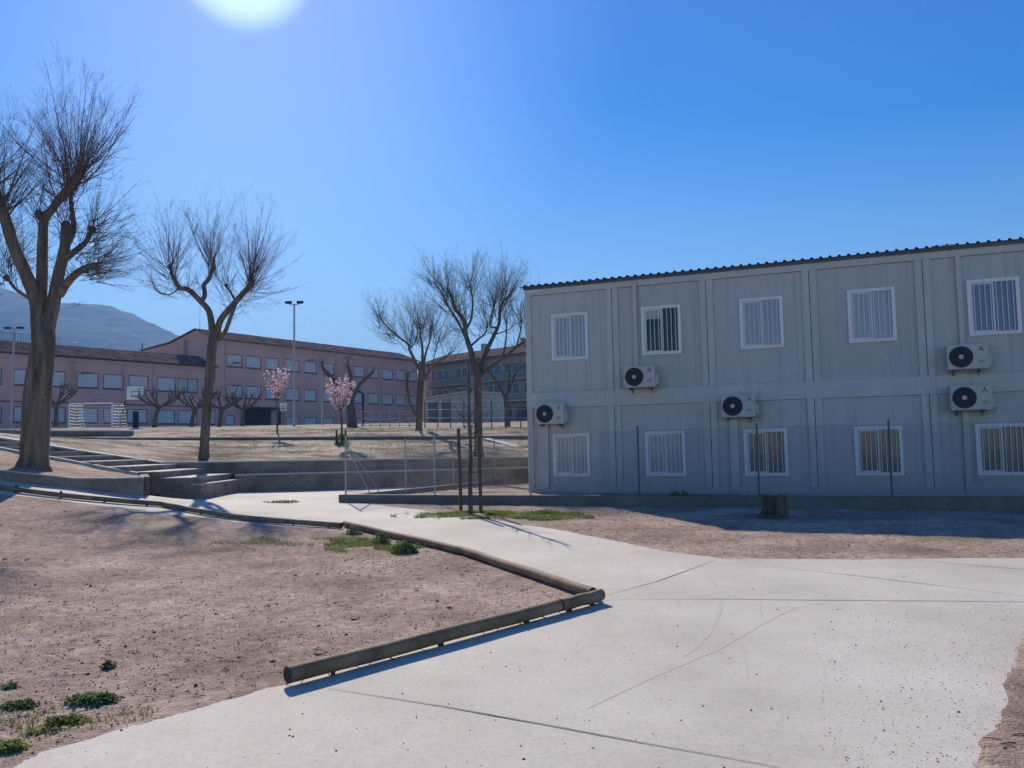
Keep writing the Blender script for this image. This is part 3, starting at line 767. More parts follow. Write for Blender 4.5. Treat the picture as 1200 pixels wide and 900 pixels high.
# ------------------------------------------------------------------ wire fence in front of the cabins
FX = [-4.07, -1.84, .375, 2.67, 4.98, 7.30, 9.6, 11.9]
def fy(x): return 18.33 - .35 * x
fen = empty('wire_fence', (FX[0], fy(FX[0]), G(0, 19)), 0, 'chain link fence on a low concrete kerb running in front of the cabin building', 'fence')
FA = [Vector((x, fy(x), 0)) for x in FX]
kd = (FA[-1] - FA[0]).normalized(); kn = Vector((kd.y, -kd.x, 0))
if kn.y > 0: kn = -kn
kz = .49
b = MB(); a0 = FA[0] - kd * .12; a1 = FA[-1] + kd * 1.0
V = []
for q in (a0, a1):
    for o_, z in ((.13, .0), (.13, kz), (-.13, kz), (-.13, .0)): V.append((q.x + kn.x * o_, q.y + kn.y * o_, z))
b.add(V, [(0, 4, 5, 1), (1, 5, 6, 2), (2, 6, 7, 3), (0, 1, 2, 3), (7, 6, 5, 4)]); b.build('kerb_base', 'kerb', fen)
ztop = kz + 1.42
for i, q in enumerate(FA):
    p = MB(); p.tube([(q.x, q.y, kz), (q.x, q.y, ztop + (.06 if i > 2 else 0))], .021, 10); o = p.build('post', 'galv' if i < 3 else 'galv_dark', fen)
p = MB()
for z in (kz + .06, kz + .70, ztop - .03):
    for a, c in zip(FA, FA[1:]): p.tube([(a.x, a.y, z), ((a.x + c.x) / 2, (a.y + c.y) / 2, z - .008), (c.x, c.y, z)], .0028, 4)
p.build('tension_wire', 'galv', fen)
def mesh_panel(a, c, z0, z1, cell, r):
    m = MB(); ln = (c - a).length; H = z1 - z0; u = (c - a).normalized(); n = int((ln + H) / cell) + 1
    for k in range(n + 1):
        for s in (1, -1):
            x_s = -H + k * cell if s > 0 else k * cell
            xa, za, xb, zb_ = x_s, 0.0, x_s + s * H, H
            # clip
            def cl(xa, za, xb, zb_):
                if xa == xb: return None
                t0, t1 = 0, 1
                for lim, sg in ((0, 1), (ln, -1)):
                    da = (xa - lim) * sg; db = (xb - lim) * sg
                    if da < 0 and db < 0: return None
                    if da < 0: t0 = max(t0, da / (da - db))
                    if db < 0: t1 = min(t1, da / (da - db))
                if t1 - t0 < .01: return None
                return xa + (xb - xa) * t0, za + (zb_ - za) * t0, xa + (xb - xa) * t1, za + (zb_ - za) * t1
            r_ = cl(xa, za, xb, zb_)
            if r_:
                A = a + u * r_[0]; B = a + u * r_[2]; of = .002 * s
                m.tube([(A.x, A.y + of, z0 + r_[1]), (B.x, B.y + of, z0 + r_[3])], r, 3, caps=False)
    return m
for i, (a, c) in enumerate(zip(FA, FA[1:])):
    mesh_panel(a, c, kz + .03, ztop - .03, .075, .0011 if i < 2 else .0024).build('wire_mesh', 'galv' if i < 2 else 'galv_dark', fen)
# brace of the end post
q = FA[0]
p = MB(); p.tube([(q.x, q.y + .03, kz + 1.2), (q.x + .62, q.y - .2, kz + .02)], .013, 8); p.build('brace', 'galv', fen)
# back fence
BF = [Vector(v) for v in ((-2.92, 22.0, 0), (-1.8, 24.4, 0), (-.62, 27.0, 0))]
bf = empty('wire_fence', (BF[0].x, BF[0].y, .34), 0, 'light fence of thin galvanised posts turning away from the corner towards the ledge wall', 'fence')
B2 = [FA[0]] + BF
for q in BF:
    z0 = G(q.x, q.y) + .10; p = MB(); p.tube([(q.x, q.y, z0 - .2), (q.x, q.y, z0 + 1.40)], .019, 8); p.build('post', 'galv', bf)
p = MB()
for z in (.55, 1.15, 1.80):
    for a, c in zip(B2, B2[1:]): p.tube([(a.x, a.y + .03, z), (c.x, c.y, z)], .0028, 4)
p.build('tension_wire', 'galv', bf)
for a, c in zip(B2, B2[1:]): mesh_panel(a + Vector((.02, .04, 0)), c, .47, 1.8, .075, .0011).build('wire_mesh', 'galv', bf)
p = MB(); q = FA[0]; p.tube([(q.x + .03, q.y + .05, 1.7), (q.x + .62, q.y + 1.25, .45)], .011, 8); p.build('brace', 'galv', bf)
p = MB(); V = []
for q in (B2[0] + Vector((.1, .3, 0)), BF[-1] + Vector((.75, 1.3, 0))):
    for o_, z in ((-.09, .0), (-.09, .47), (.09, .47), (.09, .0)): V.append((q.x + o_, q.y, z))
p.add(V, [(0, 4, 5, 1), (1, 5, 6, 2), (2, 6, 7, 3), (0, 1, 2, 3), (7, 6, 5, 4)]); p.build('kerb_base', 'kerb', bf)

# ------------------------------------------------------------------ stump
sp = gp(908, 606)
stp = empty('tree_stump', (sp.x, sp.y, G(sp.x, sp.y)), 0, 'rough dark sawn tree stump in the shade before the cabin fence', 'stump')
b = L(); nS = 40; lv = [(-.05, 1.25), (.03, 1.12), (.10, 1.0), (.22, .95), (.34, .97), (.41, .96)]
for z, s in lv:
    for k in range(nS):
        a = 2 * math.pi * k / nS; rr_ = .215 * s * (1 + .10 * noise.noise(Vector((math.cos(a) * 3, math.sin(a) * 3, z * 1.5))) + (.10 if z < .05 else .03) * math.sin(a * 5 + 1) + .04 * math.sin(a * 13))
        b.v.append((rr_ * math.cos(a), rr_ * math.sin(a), z + (.03 * noise.noise(Vector((math.cos(a) * 2, math.sin(a) * 2, 7))) if z > .4 else 0)))
for j in range(len(lv) - 1):
    for k in range(nS):
        b.f.append((j * nS + k, j * nS + (k + 1) % nS, (j + 1) * nS + (k + 1) % nS, (j + 1) * nS + k))
b.build('bark', 'stump', stp, smooth=True)
t_ = L(); base = [b.v[(len(lv) - 1) * nS + k] for k in range(nS)]; t_.v = [(0, 0, .425)] + base; t_.f = [(0, 1 + k, 1 + (k + 1) % nS) for k in range(nS)]
t_.build('cut_top', 'stump_top', stp)
b = L(); b.tube([(-.2, -.1, .06), (-.30, -.16, .04), (-.36, -.18, .0)], [.07, .05, .02], 9); b.build('root', 'stump', stp, smooth=True)
stp.scale = (1.0, 1.0, 1.0)

# ------------------------------------------------------------------ bare trees
def rvec(rr): 
    while True:
        v = Vector((rr.uniform(-1, 1), rr.uniform(-1, 1), rr.uniform(-1, 1)))
        if .05 < v.length < 1: return v.normalized()

def shoot(mb, p, d, Ln, r, depth, rr, up=.10, side_n=None, wig=.055, lr=.36):
    n = max(3, min(10, int(Ln / .26) + 2)); pts = [p.copy()]; rs = [r]; d = d.normalized(); seg = Ln / n
    dirs = [d.copy()]
    for i in range(n):
        d = (d + rvec(rr) * wig + Vector((0, 0, up))).normalized()
        p = p + d * seg; pts.append(p.copy()); rs.append(max(.0016, r * (1 - .9 * (i + 1) / n))); dirs.append(d.copy())
    mb.tube(pts, rs, 4 if r > .012 else 3, caps=False)
    if depth <= 0: return
    k = side_n if side_n is not None else max(2, int(Ln * (4.6 if depth > 1 else 4.2)))
    for _ in range(k):
        t = rr.uniform(.10, .92) * n; i = int(t); f = t - i
        q = pts[i].lerp(pts[min(i + 1, n)], f); dd = dirs[i]
        sd_ = rvec(rr); sd_ = (sd_ - dd * sd_.dot(dd)).normalized()
        nd = (dd * rr.uniform(.8, 1.2) + sd_ * rr.uniform(.35, .75)).normalized()
        shoot(mb, q, nd, Ln * lr * rr.uniform(.45, 1.25) * (1.15 - .6 * t / n), max(.0022, rs[i] * .5), depth - 1, rr, up=up * .7, wig=wig * 1.5, lr=lr)

def limb_pts(pix, Y):
    return [at(p[0], p[1], Y + (p[2] if len(p) > 2 else 0)) for p in pix]

def smooth_line(P, rs, k=4):
    out_p = []; out_r = []
    n = len(P)
    for i in range(n - 1):
        p0, p1, p2, p3 = P[max(i - 1, 0)], P[i], P[i + 1], P[min(i + 2, n - 1)]
        for j in range(k):
            t = j / k
            q = .5 * ((2 * p1) + (p2 - p0) * t + (2 * p0 - 5 * p1 + 4 * p2 - p3) * t * t + (3 * p1 - p0 - 3 * p2 + p3) * t ** 3)
            out_p.append(q); out_r.append(rs[i] + (rs[i + 1] - rs[i]) * t)
    out_p.append(P[-1]); out_r.append(rs[-1]); return out_p, out_r

def rough_tube(mb, P, rs, n=14, amp=.10, seed=0, k=5):
    P, rs = smooth_line(P, rs, k)
    s0 = len(mb.v); mb.tube(P, rs, n)
    for i in range(s0, len(mb.v)):
        ring = (i - s0) // n; c = P[min(ring, len(P) - 1)]; v = Vector(mb.v[i]); o = v - c
        f = 1 + amp * noise.noise(Vector((o.x * 5 / max(rs[0], .05), o.y * 5 / max(rs[0], .05), v.z * 1.6 + seed)) * .35) * 1.6 + amp * .5 * noise.noise(Vector((v.x * 7, v.y * 7, v.z * 5 + seed)))
        v = c + o * f; mb.v[i] = (v.x, v.y, v.z)

def bare_tree(name, base, trunk_pix, Y, limbs, heads, label, seed, bark='bark', twig='twig', flare=1.14, cat='tree', group='bare pollarded trees', dens=1.0, ls=.85, tscale=.95):
    rr = random.Random(seed)
    root = empty(name, base, 0, label, cat, group)
    tp = limb_pts([p[:2] for p in trunk_pix], Y); r_ = [p[2] * tscale for p in trunk_pix]
    b = MB(); tp = [Vector(base) + Vector((0, 0, -.15)), Vector(base) + Vector((0, 0, .04))] + tp[1:]; r_ = [r_[0] * 1.4, r_[0] * 1.16] + r_[1:]
    rough_tube(b, tp, r_, 18, .10, seed); b.build('trunk', bark, root, smooth=True)
    lb = MB()
    for pix, ra_, rb2 in limbs:
        ra_ *= ls; rb2 *= ls
        P = limb_pts(pix, Y); n = len(P); rs = [ra_ + (rb2 - ra_) * i / (n - 1) for i in range(n)]
        rough_tube(lb, P, rs, 10, .12, seed + n, 4)
    for h in heads:
        c = at(h[0], h[1], Y + h[2]); kr = (.085 if Y < 20 else .06) * rr.uniform(.8, 1.15)
        if ls < .7 or min((c - at(q_[0], q_[1], Y + (q_[2] if len(q_) > 2 else 0))).length for l_ in limbs for q_ in l_[0]) > .25: continue
        rough_tube(lb, [c - Vector((0, 0, kr * 1.3)), c - Vector((0, 0, kr * .5)), c + Vector((0, 0, kr * .3)), c + Vector((0, 0, kr * .9))], [kr * .45, kr, kr * .95, kr * .3], 9, .35, seed + h[0], 2)
    lb.build('limbs', bark, root, smooth=True)
    cb = MB()
    for h in heads:
        hx, hy, dy, cnt, Lm, lean, spread = h[:7]
        c = at(hx, hy, Y + dy); r0 = h[7] if len(h) > 7 else .022
        for _ in range(int(cnt * dens * .9)):
            v = rvec(rr)
            d = (Vector(lean).normalized() + v * spread * rr.uniform(.9, 1.35))
            if d.z < -.25: d.z *= -.3
            d.normalize()
            start = c + rvec(rr) * .14 - Vector((0, 0, rr.uniform(-.1, .35)))
            Ls = Lm * 1.22 * (.35 + .65 * max(0, d.dot(Vector(lean).normalized()))) * rr.uniform(.5, 1.1)
            shoot(cb, start, d, Ls, r0 * .62 * rr.uniform(.4, 1.15), 2, rr, up=.05)
    for pix, ra_, rb2 in limbs:
        P = limb_pts(pix, Y); P, _ = smooth_line(P, [0] * len(P), 4); m0 = int(len(P) * .35)
        for _ in range(int(len(P) * 1.1 * dens)):
            q = P[rr.randint(m0, len(P) - 1)]; v = rvec(rr)
            shoot(cb, q, v * .9 + Vector((0, 0, .75)), rr.uniform(.35, 1.25), .008, 2, rr, up=.07)
    cb.build('crown', twig, root)
    return root

# T1 biggest tree, left
Y1 = 18.6; b1 = at(38, 548, Y1)
bare_tree('plane_tree', b1, [(38, 549, .37), (39.5, 535, .355), (42.5, 500, .35), (46, 450, .335), (50, 415, .30), (52.5, 392, .27), (54, 378, .20), (55, 366, .09)], Y1,
    [([(47, 408), (45, 385), (42, 352), (30, 320, -.2), (18, 294, -.3), (10, 270, -.4), (2, 244, -.5), (-14, 205, -.6)], .21, .12),
     ([(50, 412), (50, 388), (48, 360), (49, 320, .2), (50, 280, .3), (52, 258, .3), (62, 244, .2), (72, 230, .1), (84, 217, 0), (91, 206, 0)], .17, .085),
     ([(53, 412), (56, 385), (62, 358), (68, 324, .1), (76, 290, .1), (78, 262, .1)], .19, .13),
     ([(76, 290, .1), (86, 270, .5), (84, 244, .7), (82, 226, .9)], .09, .05),
     ([(70, 345, 0), (80, 330, -.2), (94, 318, -.4), (110, 311, -.5)], .12, .08),
     ([(77, 302, 0), (86, 296, .4), (100, 284, .8), (108, 268, 1.0)], .10, .06),
     ([(40, 352, .2), (20, 340, 1.0), (8, 325, 1.4)], .06, .04),
     ([(50, 256, .3), (46, 250, .2)], .13, .11)],
    [(91, 206, 0, 34, 2.35, (.1, 0, 1), .75, .024), (84, 217, 0, 26, 2.5, (-.25, 0, 1), .65, .024), (72, 230, .1, 10, 2.2, (-.5, 0, .9), .6), (110, 311, -.5, 40, 1.25, (.7, -.1, .35), .95, .016), (100, 315, -.4, 22, 1.2, (.4, .1, -.05), .9, .014),
     (108, 268, 1, 34, 1.45, (.65, .1, .85), .75, .018), (82, 226, .9, 18, 2.2, (.25, 0, 1), .6, .02), (78, 262, .1, 20, 1.7, (.1, 0, 1), .8, .016), (94, 290, .6, 22, 1.3, (.9, .1, .5), .7, .015),
     (2, 244, -.5, 30, 2.3, (.15, 0, 1), .7, .022), (-14, 205, -.6, 34, 2.1, (.15, 0, 1), .8, .022), (8, 325, 1.4, 24, 1.5, (-.2, .2, .8), .9, .015), (8, 310, 0, 18, 1.6, (.1, .2, .9), .8, .014), (46, 250, .2, 14, 1.6, (-.2, 0, 1), .8, .013),
     (20, 300, .4, 16, 1.3, (.2, .3, .8), .9, .012), (110, 311, .2, 16, 1.2, (.9, .2, .1), .6, .014)],
    'biggest bare plane tree with three heavy limbs, standing in the planter at far left', 11, tscale=.88, dens=1.25)

# T2
Y2 = 26.0; b2 = at(238.7, 539, Y2)
bare_tree('plane_tree', b2, [(238.7, 540, .19), (240, 520, .175), (243.5, 470, .17), (247, 420, .185), (249.5, 398, .18), (251, 383, .165)], Y2,
    [([(249, 392), (245.5, 366), (234, 352), (221, 339.5), (210, 336.5), (202, 322)], .14, .075),
     ([(236, 354), (240, 345, .1), (239, 334, .2), (244, 328, .2), (249, 316, .2)], .095, .085),
     ([(254, 392), (258, 376), (268, 363), (283, 346), (293, 334), (294, 321)], .14, .10),
     ([(276, 353), (271, 344, .3), (265.5, 335, .5)], .055, .035),
     ([(256, 398), (264, 388, -.2), (270, 372, -.2), (276, 356, -.1)], .09, .07),
     ([(202, 322), (199, 310)], .05, .03), ([(210, 337), (200, 345, -.3), (186, 343, -.5), (178, 330, -.6)], .03, .015)],
    [(201, 320, 0, 30, 2.35, (-.12, 0, 1), .75, .02), (199, 312, .2, 14, 2.4, (-.5, 0, .9), .6, .02), (249, 313, .2, 36, 2.3, (.0, 0, 1), .5, .02), (294, 322, 0, 40, 2.2, (.1, 0, 1), .6, .02), (292, 334, 0, 40, 1.7, (.75, 0, .8), .7, .018),
     (265, 334, .5, 24, 1.7, (-.1, .1, 1), .65, .015), (283, 348, 0, 20, 1.4, (.9, 0, .15), .7, .012), (210, 337, 0, 20, 1.5, (-.7, .1, .1), .8, .012), (221, 340, 0, 10, 1.2, (.3, .1, .9), .7, .012), (276, 356, -.1, 8, 1.2, (.5, 0, -.2), .6, .01)],
    'medium bare tree with a slightly leaning trunk on the bank left of the tall floodlight', 12, ls=.8, tscale=.86)

# T3 centre
Y3 = 28.0; b3 = at(561, 531, Y3)
bare_tree('plane_tree', b3, [(561, 532, .165), (561, 515, .15), (560, 470, .145), (559.5, 440, .155), (559, 425, .15)], Y3,
    [([(556, 435), (552.7, 414), (546, 393), (543.8, 376), (533, 361), (529, 348), (524, 338)], .19, .05),
     ([(545, 394), (537, 378, .3), (527, 362, .5), (518, 344, .6), (508, 330, .7)], .08, .03),
     ([(547, 384), (552, 374, -.3), (554, 354, -.4), (551, 335, -.5)], .08, .04),
     ([(562, 435), (568, 416), (579, 393), (584.5, 380), (586.5, 362), (592, 348)], .16, .045),
     ([(583, 384), (574, 381, .4), (578, 363, .4), (580, 352, .5)], .06, .03),
     ([(553, 404), (560, 398, .6), (569, 390, .8), (571, 376, .9)], .07, .035),
     ([(562, 440), (575, 430, -.2), (592, 418, -.4), (606, 406, -.5), (620, 398, -.6)], .13, .06),
     ([(589, 419, -.3), (593, 398, -.3), (594, 372, -.2)], .06, .03), ([(605, 406, -.5), (610, 388, -.4), (611, 372, -.3)], .05, .025), ([(580, 392), (597, 386, .3), (603, 378, .4)], .04, .02)],
    [(524, 340, 0, 16, 1.6, (-.35, 0, 1), .5, .02), (508, 331, .7, 14, 1.3, (-.5, 0, .9), .6, .018), (526, 362, .5, 14, 1.5, (-.9, 0, .6), .6, .016), (551, 336, -.5, 22, 1.55, (-.05, 0, 1), .55, .018), (543, 372, 0, 16, 1.9, (-.1, 0, 1), .6, .016),
     (571, 378, .9, 20, 2.1, (0, 0, 1), .55, .018), (580, 352, .5, 18, 1.5, (.05, 0, 1), .55, .016), (592, 349, 0, 26, 1.45, (.2, 0, 1), .6, .018), (594, 374, -.2, 16, 1.9, (.15, 0, 1), .5, .016), (611, 374, -.3, 22, 1.6, (.1, 0, 1), .6, .016),
     (620, 398, -.6, 18, 1.6, (.3, 0, 1), .6, .016), (543, 385, .3, 12, 1.3, (-.8, .1, .7), .6, .014), (534, 362, 0, 14, 1.8, (-.2, 0, 1), .5, .016), (586, 365, 0, 12, 1.8, (-.1, 0, 1), .5, .016)],
    'dense bare tree with spreading limbs standing immediately left of the cabin building', 13, bark='bark_dark', twig='twig_olive', dens=1.45, ls=.6)

# T4
Y4 = 37.0; b4 = at(490.5, 513.5, Y4)
bare_tree('plane_tree', b4, [(490.5, 514, .19), (491, 500, .175), (492, 460, .165), (494, 436, .175), (494, 424, .15)], Y4,
    [([(493, 436), (486, 422), (480, 410), (479, 404), (466, 394), (455, 384), (446, 374)], .14, .04),
     ([(495, 432), (495, 408), (493, 396), (492, 380)], .12, .05), ([(496, 430), (499, 414, .2), (503, 402, .4), (506, 388, .5)], .1, .04),
     ([(496, 446), (506, 430), (520, 420), (530, 412)], .12, .05), ([(480, 408), (486, 402, .3), (490, 388, .4)], .06, .03),
     ([(487, 486), (481, 474, -.1), (477, 455, -.2), (478, 436, -.2)], .09, .10), ([(505, 432), (510, 414, .3), (514, 398, .4)], .05, .025)],
    [(446, 375, 0, 22, 1.4, (-.35, 0, 1), .6, .02), (460, 390, 0, 18, 1.5, (-.5, 0, .8), .7, .018), (480, 404, 0, 18, 2.0, (-.3, 0, 1), .5, .02), (492, 384, 0, 30, 1.9, (0, 0, 1), .55, .02), (506, 390, .5, 22, 1.8, (.15, 0, 1), .55, .02),
     (514, 400, .4, 18, 1.6, (.2, 0, 1), .6, .018), (530, 412, 0, 18, 1.3, (.35, 0, 1), .7, .016), (466, 396, 0, 14, 1.2, (-.9, 0, .2), .7, .014), (490, 400, .3, 20, 1.8, (-.1, .1, 1), .6, .016)],
    'bare tree behind the fence posts with a second bent stem on its left side', 14, bark='bark', twig='twig_olive', dens=1.45, ls=.6)
# T5
Y5 = 45.0; b5 = at(595, 505, Y5)
bare_tree('plane_tree', b5, [(595, 506, .17), (594, 480, .15), (592, 463, .15)], Y5,
    [([(592, 466), (585, 452), (577, 440), (570, 430)], .11, .05), ([(592, 466), (599, 452), (604, 438), (611, 430)], .1, .05), ([(596, 458), (597, 440), (598, 428)], .07, .04)],
    [(570, 430, 0, 10, 1.2, (-.3, 0, 1), .7, .02), (598, 428, 0, 10, 1.2, (0, 0, 1), .7, .02), (611, 430, 0, 12, 1.2, (.3, 0, 1), .7, .02)],
    'small forked bare tree in front of the apartment block, beside the cabin corner', 15, bark='bark_dark')
# T6
Y6 = 50.0; b6 = at(413, 504, Y6)
bare_tree('plane_tree', b6, [(413, 505, .32), (411.5, 485, .28), (410, 470, .26)], Y6,
    [([(410, 474), (400, 455), (386, 440), (379, 432), (377, 424)], .18, .10), ([(410, 472), (412, 452), (410, 436), (407, 428)], .17, .09), ([(411, 470), (422, 450), (434, 439), (438, 433)], .17, .10), ([(404, 462), (392, 460), (381, 457)], .09, .06)],
    [(377, 424, 0, 10, .8, (-.1, 0, 1), .8, .02), (407, 428, 0, 16, 1.2, (0, 0, 1), .8, .02), (438, 433, 0, 10, .7, (.2, 0, 1), .8, .02), (396, 445, 0, 8, 1.2, (0, 0, 1), .6, .02)],
    'stubby pollarded tree behind the pink blossom tree, against the pink building', 16, bark='bark_dark')

# pollarded mulberries along the pink building
def mulberry(px, py, Y, w, label, seed):
    rr = random.Random(seed); base = at(px, py, Y)
    root = empty('mulberry_tree', base, 0, label, 'tree', 'low pollarded trees before the pink building')
    m = MB(); tr = MB(); k = Y / 950.0
    lean = rr.uniform(-.15, .35)
    top = base + Vector((lean * 1.0, 0, 1.55)); rough_tube(tr, [base - Vector((0, 0, .15)), base + Vector((lean * .3, 0, .7)), top], [.20, .15, .16], 10, .1, seed)
    tr.build('trunk', 'bark_dark', root, smooth=True)
    for a in range(7):
        an = a / 7 * 6.28 + rr.uniform(-.3, .3); rx = math.cos(an) * w * k * .5; ry = math.sin(an) * w * k * .35
        e = top + Vector((rx, ry, rr.uniform(.5, 1.2))); mid = top.lerp(e, .5) + Vector((rx * .15, 0, -.1))
        rough_tube(m, [top - Vector((0, 0, .2)), mid, e], [.09, .065, .05], 7, .12, seed + a, 3)
        for _ in range(4):
            q = mid.lerp(e, rr.random()); dd = Vector((rr.uniform(-.8, .8) + rx * .3, rr.uniform(-.6, .6), rr.uniform(.3, 1.1)))
            rough_tube(m, [q, q + dd * .35, q + dd * .6 + Vector((0, 0, .2))], [.04, .03, .012], 5, .1, seed, 2)
    m.build('limbs', 'bark_dark', root, smooth=True)
mulberry(66, 497, 60, 48, 'low dark pollarded tree left of the white goal', 21)
mulberry(181, 499, 60, 50, 'low dark pollarded tree just right of the basketball hoop, leaning right', 22)
mulberry(224, 501, 61, 50, 'low dark pollarded tree just left of the medium bare tree trunk', 23)
mulberry(257, 501, 62, 44, 'low dark pollarded tree just right of the medium bare tree trunk', 24)
mulberry(284, 501, 64, 42, 'low dark pollarded tree in front of the dark entrance of the pink building', 25)

# blossom trees
def blossom(px, py, Y, Hpx, wpx, label, seed, nb):
    rr = random.Random(seed); base = at(px, py, Y); k = Y / 950; H = Hpx * k; W = wpx * k
    root = empty('blossom_tree', base, 0, label, 'tree', 'young trees in pink blossom')
    t_ = MB(); rough_tube(t_, [base - Vector((0, 0, .1)), base + Vector((.02, 0, H * .3)), base + Vector((-.03, 0, H * .52))], [.045, .035, .03], 7, .05, seed); t_.build('trunk', 'bark_dark', root, smooth=True)
    b = MB(); fl_ = MB(); c = base + Vector((-.03, 0, H * .5))
    for i in range(nb):
        a = rr.uniform(0, 6.28); s = rr.uniform(0, 1) ** .5; tip = c + Vector((math.cos(a) * W / 2 * s, math.sin(a) * W / 2 * s, H * .5 * rr.uniform(.55, 1.0) * (1 - .18 * s)))
        mid = c.lerp(tip, .5) + Vector((math.cos(a) * W * .06, math.sin(a) * W * .06, -.05)); P, _ = smooth_line([c, mid, tip], [1, 1, 1], 5)
        b.tube(P, [.014 * (1 - .8 * j / (len(P) - 1)) for j in range(len(P))], 4)
        for j in range(2, len(P)):
            for _ in range(rr.choice((0, 2, 5, 8, 10)) if i % 5 else 3):
                q = P[j] + rvec(rr) * rr.uniform(.01, .08); s2 = rr.uniform(.018, .036)
                for _2 in range(2):
                    u = rvec(rr); v = u.orthogonal().normalized(); w_ = u.cross(v)
                    fl_.add([q - v * s2, q - w_ * s2, q + v * s2, q + w_ * s2], [(0, 1, 2, 3)])
    b.build('branches', 'bark_dark', root); fl_.build('blossom', 'petal', root)
blossom(324.5, 514, 35, 92, 34, 'young tree in sparse pink blossom left of the tall floodlight post', 31, 22)
blossom(400, 528, 31, 92, 34, 'young tree in full pink blossom standing among dark stakes, right of the tall floodlight post', 32, 34)
# stakes and base shrub of the second blossom tree
for j, (px, lab) in enumerate(((394.5, 'dark support stake left of the fuller blossom tree'), (405, 'dark support stake right of the fuller blossom tree'))):
    q = at(px, 527, 30.9); b = MB(); b.tube([(q.x, q.y, q.z - .2), (q.x, q.y, q.z + .75)], .04, 7); tag(b.build('stake', 'stake'), lab, 'stake')

def leafy(name, c, rx, ry, h, n, size, m, label, cat, seed, kind=None, group=None):
    rr = random.Random(seed); b = MB()
    for _ in range(n):
        while True:
            v = Vector((rr.uniform(-1, 1), rr.uniform(-1, 1), rr.uniform(0, 1)))
            if v.length < 1 and noise.noise(v * 2.3 + Vector((seed, 0, 0))) > -.18: break
        q = Vector(c) + Vector((v.x * rx, v.y * ry, v.z * h)); u = rvec(rr); u.z *= .5; w = rvec(rr); s = size * rr.uniform(.5, 1.3)
        u = u.normalized(); w = (w - u * w.dot(u)).normalized()
        b.add([q, q + u * s * .5 + w * s * .3, q + u * s, q + u * s * .5 - w * s * .3], [(0, 1, 2, 3)])
    o = b.build(name, m); tag(o, label, cat, group, kind); return o
q = at(400, 528, 30.8); leafy('shrub', (q.x, q.y, q.z - .05), .28, .28, .75, 1100, .07, 'leaf', 'dark low shrub at the foot of the fuller blossom tree', 'shrub', 41)
q = at(105, 530, 28.5); leafy('shrub', (q.x, q.y, q.z - .05), .32, .3, .42, 900, .09, 'leaf', 'small rounded green shrub behind the sloping wall beside the biggest tree', 'shrub', 42)
q = at(302, 513.5, 36.5); leafy('shrub', (q.x, q.y, q.z - .1), .7, .4, .32, 1300, .1, 'leaf', 'low spreading green shrub behind the kerb, left of the sparse blossom tree', 'shrub', 43)
q = at(790, 577, 17.2); leafy('weed', (q.x, q.y - .1, .48), .12, .05, .10, 60, .06, 'leaf', 'small dark weed growing on the fence kerb before the second ground floor window', 'weed', 44)
q = at(800, 577, 17.2); leafy('weed', (q.x, q.y - .1, .48), .07, .05, .13, 40, .06, 'leaf', 'tiny dark weed just right of the other weed on the fence kerb', 'weed', 45)
q = gp(328, 586 + 3); leafy('weed', (q.x, q.y, q.z - .02), .5, .4, .06, 500, .06, 'grass', 'flat patch of weeds on the concrete near the foot of the ledge wall', 'weed', 46)

# young staked tree by the path
Y7 = 16.6
rr = random.Random(77); base = gp(551.5, 602)
Y7 = base.y
sap = empty('young_tree', base, 0, 'slim young bare tree between two wooden stakes on the grass beside the path', 'tree')
b = MB(); P = limb_pts([(551.5, 603), (551, 570), (551.5, 530), (550, 490), (549.5, 455), (549, 425)], Y7); rough_tube(b, P, [.050, .042, .038, .032, .024, .014], 9, .06, 5); b.build('trunk', 'bark_dark', sap, smooth=True)
b = MB()
for _ in range(26):
    t = rr.uniform(.42, .95); i = int(t * 5); q = P[i].lerp(P[min(i + 1, 5)], t * 5 - i); a = rr.uniform(0, 6.28)
    shoot(b, q, Vector((math.cos(a) * .8, math.sin(a) * .8, .75)), rr.uniform(.35, .85) * (1.3 - t * .6), .009, 1, rr, up=.08)
b.build('crown', 'twig_olive', sap)
for pxs, top, lab in (((537, 502), (540.3, 600), 'wooden stake left of the young tree beside the path'), ((561, 512), (563.6, 600.5), 'wooden stake right of the young tree beside the path')):
    q0 = gp(*top); q1 = at(pxs[0], pxs[1], q0.y); b = MB(); rough_tube(b, [q0 - Vector((0, 0, .1)), q0.lerp(q1, .5), q1], [.037, .036, .035], 8, .06, 3, 3)
    tag(b.build('stake', 'stake', smooth=True), lab, 'stake')
ties = MB(); a = at(540, 552, Y7); c = at(563, 552, Y7)
for y in (552, 498):
    a = at(539.5, y + 1, Y7); c = at(562.5, y + 1, Y7); ties.tube([a, a.lerp(c, .5) + Vector((0, .02, -.02)), c], .006, 4)
ties.build('tie', 'paint_dark', sap)

# ------------------------------------------------------------------ pink school building
class Facade:
    def __init__(s, A, B, name, label, zb):
        s.A = Vector((*A, 0)); s.B = Vector((*B, 0)); s.d = (s.B - s.A).normalized(); s.n = Vector((s.d.y, -s.d.x, 0)); s.len = (s.B - s.A).length
        s.zb = zb; s.rz = math.atan2(s.d.y, s.d.x); s.root = empty(name, (A[0], A[1], zb), s.rz, label, 'building')
    def tz(s, px, py):
        d = ray(px, py); k = (s.A - EYE).dot(s.n) / d.dot(s.n); q = EYE + d * k
        return (q - s.A).dot(s.d), q.z - s.zb
ZB = 4.1
